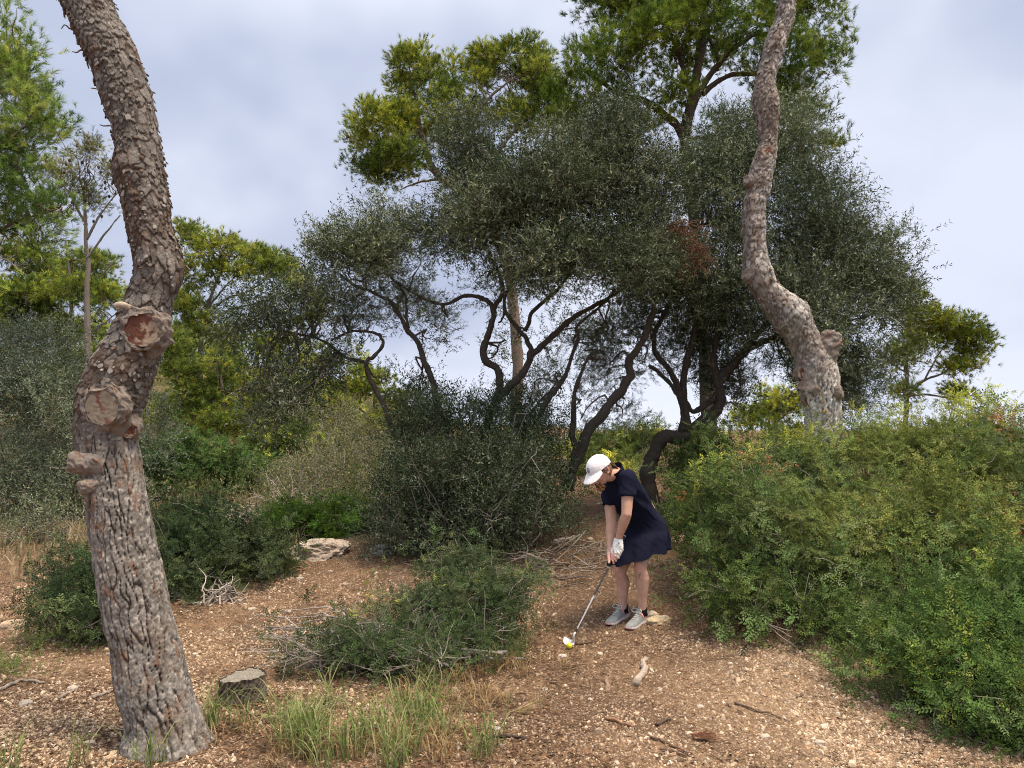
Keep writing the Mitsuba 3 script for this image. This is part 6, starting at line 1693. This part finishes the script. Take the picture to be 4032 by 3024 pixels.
    a.add(tg.vert_properties[:, :3], tg.tri_verts, GREY * 1.05)
    a.build(f'{key}__laces', 'cloth_material', True)
    return zt, zh


for ank, d in ((ank_f, FOOT_F), (ank_n, FOOT_N)):
    key = part(who, 'shoe')
    shoe(ank, d, key)
    a = Acc(); zg = float(ground_z(ank[0], ank[1]))
    c_ = np.array([ank[0], ank[1], zg])
    v, f = tube(np.array([c_ + up * .055 - d * .004, c_ + up * .085, c_ + up * .112, c_ + up * .122]), [.042, .0385, .0375, .037], 24, True); a.add(v, f, (.012, .012, .014)); a.build(part(who, 'sock'), 'cloth_material', True)

# ---------------------------------------------------------------- club and ball
club = thing('golf_club', 'steel shafted iron held by the golfer, its face behind the yellow ball', 'golf club')
butt, neckp = K(699, 704, 6.125), K(310, 1470, 5.93)
ax_ = unit(neckp - butt); Lc = np.linalg.norm(neckp - butt)
g_end = .275
a = Acc(); v, f = tube(np.array([butt + ax_ * q for q in (0, .004, .02, .12, .22, g_end)]), [.0125, .0142, .0145, .0130, .0115, .0100], 16, True); a.add(v, f, (.018, .020, .020)); a.build(f'{club}__grip', 'matte_material', 50)
a = Acc(); v, f = tube(np.array([butt - ax_ * .0045, butt - ax_ * .0005]), [.0125, .0138], 16, True); a.add(v, f, (.55, .55, .55)); a.build(f'{club}__grip_cap', 'matte_material', 50)
a = Acc(); v, f = tube(np.array([butt + ax_ * (g_end - .004), butt + ax_ * (g_end + .012)]), [.0106, .0104], 16, True); a.add(v, f, (.28, .29, .30)); a.build(f'{club}__grip_ring', 'matte_material', 50)
a = Acc(); v, f = tube(np.array([butt + ax_ * q for q in (g_end, .52)]), [.0078, .0072], 14, True); a.add(v, f, (.05, .05, .055)); a.build(f'{club}__shaft_band', 'gloss_material', 50)
labels[f'{club}__shaft_band'] = {'label': 'black upper part of the shaft'}
a = Acc(); v, f = tube(np.array([butt + ax_ * q for q in (.51, Lc - .055)]), [.0070, .0052], 14, True); a.add(v, f, (.72, .72, .74)); a.build(f'{club}__shaft', 'steel_material', 50)
a = Acc(); v, f = tube(np.array([butt + ax_ * q for q in (Lc - .058, Lc - .030)]), [.0062, .0074], 14, True); a.add(v, f, (.02, .02, .02)); a.build(f'{club}__ferrule', 'gloss_material', 50)
scene['steel_material'] = {'type': 'twosided', 'bsdf': {'type': 'principled', 'base_color': VC, 'roughness': .38, 'metallic': .55, 'specular': .6}}
ball_c = K(276, 1486, 5.86)
zg = float(ground_z(ball_c[0], ball_c[1]))
sole0 = np.array([neckp[0], neckp[1], 0]); zs = float(ground_z(neckp[0] - .03, neckp[1]))
toe_d = unit([-.97, .24, 0]); nrm_ = unit([-.22, -.80, .55]); nrm_ = unit(nrm_ - toe_d * np.dot(nrm_, toe_d)); updir = np.cross(nrm_, toe_d); updir = updir if updir[2] > 0 else -updir
heel = np.array([neckp[0] + .002, neckp[1], zs + .002])
# outline of the blade in the plane of its face: x towards the toe, y up
ol_ = spline(np.array([(0, .004), (.02, .0), (.05, -.001), (.074, .006), (.086, .026), (.084, .050), (.074, .060), (.050, .050), (.020, .036), (.004, .034), (0, .004)]), 60)[:-1]
n = len(ol_)
fr_ = np.array([heel + toe_d * x_ + updir * y_ for x_, y_ in ol_]); bk = fr_ - nrm_ * np.interp(ol_[:, 1], [0, .02, .06], [.017, .011, .005])[:, None]
cf, cb = fr_.mean(0), bk.mean(0)
k = np.arange(n)
a = Acc(); a.add(np.vstack([fr_, bk, cf, cb]), np.vstack([np.stack([k * 0 + 2 * n, k, (k + 1) % n], 1), np.stack([k * 0 + 2 * n + 1, n + (k + 1) % n, n + k], 1), np.stack([k, n + k, n + (k + 1) % n], 1), np.stack([k, n + (k + 1) % n, (k + 1) % n], 1)]), (.74, .76, .78))
hs_ = np.array([butt + ax_ * (Lc - .032), butt + ax_ * Lc, heel + updir * .022 + toe_d * .006 - nrm_ * .006, heel + updir * .010 + toe_d * .012 - nrm_ * .007])
v, f = tube(spline(hs_, 14), np.linspace(.0072, .0085, 14), 14, True); a.add(v, f, (.74, .75, .77))
a.build(f'{club}__head', 'gloss_material', False)
a = Acc()
for q in range(7):
    y_ = .010 + q * .0055
    p0 = heel + toe_d * .018 + updir * y_ + nrm_ * .0006; p1 = heel + toe_d * (.066 if q < 6 else .062) + updir * y_ + nrm_ * .0006
    a.add(np.array([p0, p1, p1 + updir * .0009, p0 + updir * .0009]), [[0, 1, 2, 3]], (.22, .22, .23))
a.build(f'{club}__head__face_grooves', 'matte_material')
b_ = thing('golf_ball', 'yellow golf ball on the ground in front of the club face', 'golf ball')
s_ = trimesh.creation.icosphere(5); v = np.array(s_.vertices)
i_ = np.arange(336) + .5; fi = np.arccos(1 - 2 * i_ / 336); tq = np.pi * (1 + 5 ** .5) * i_
dim = np.stack([np.cos(tq) * np.sin(fi), np.sin(tq) * np.sin(fi), np.cos(fi)], -1)
dd = cKDTree(dim).query(v)[0]
r = .0214 * (1 - .022 * sstep(.085, .04, dd))
scene[b_] = ply((v * r[:, None] + [ball_c[0], ball_c[1], zg + .025], s_.faces), 'ball_material', smooth=True)
scene['ball_material'] = {'type': 'principled', 'base_color': {'type': 'rgb', 'value': [.72, .80, .02]}, 'roughness': .3, 'specular': .5}
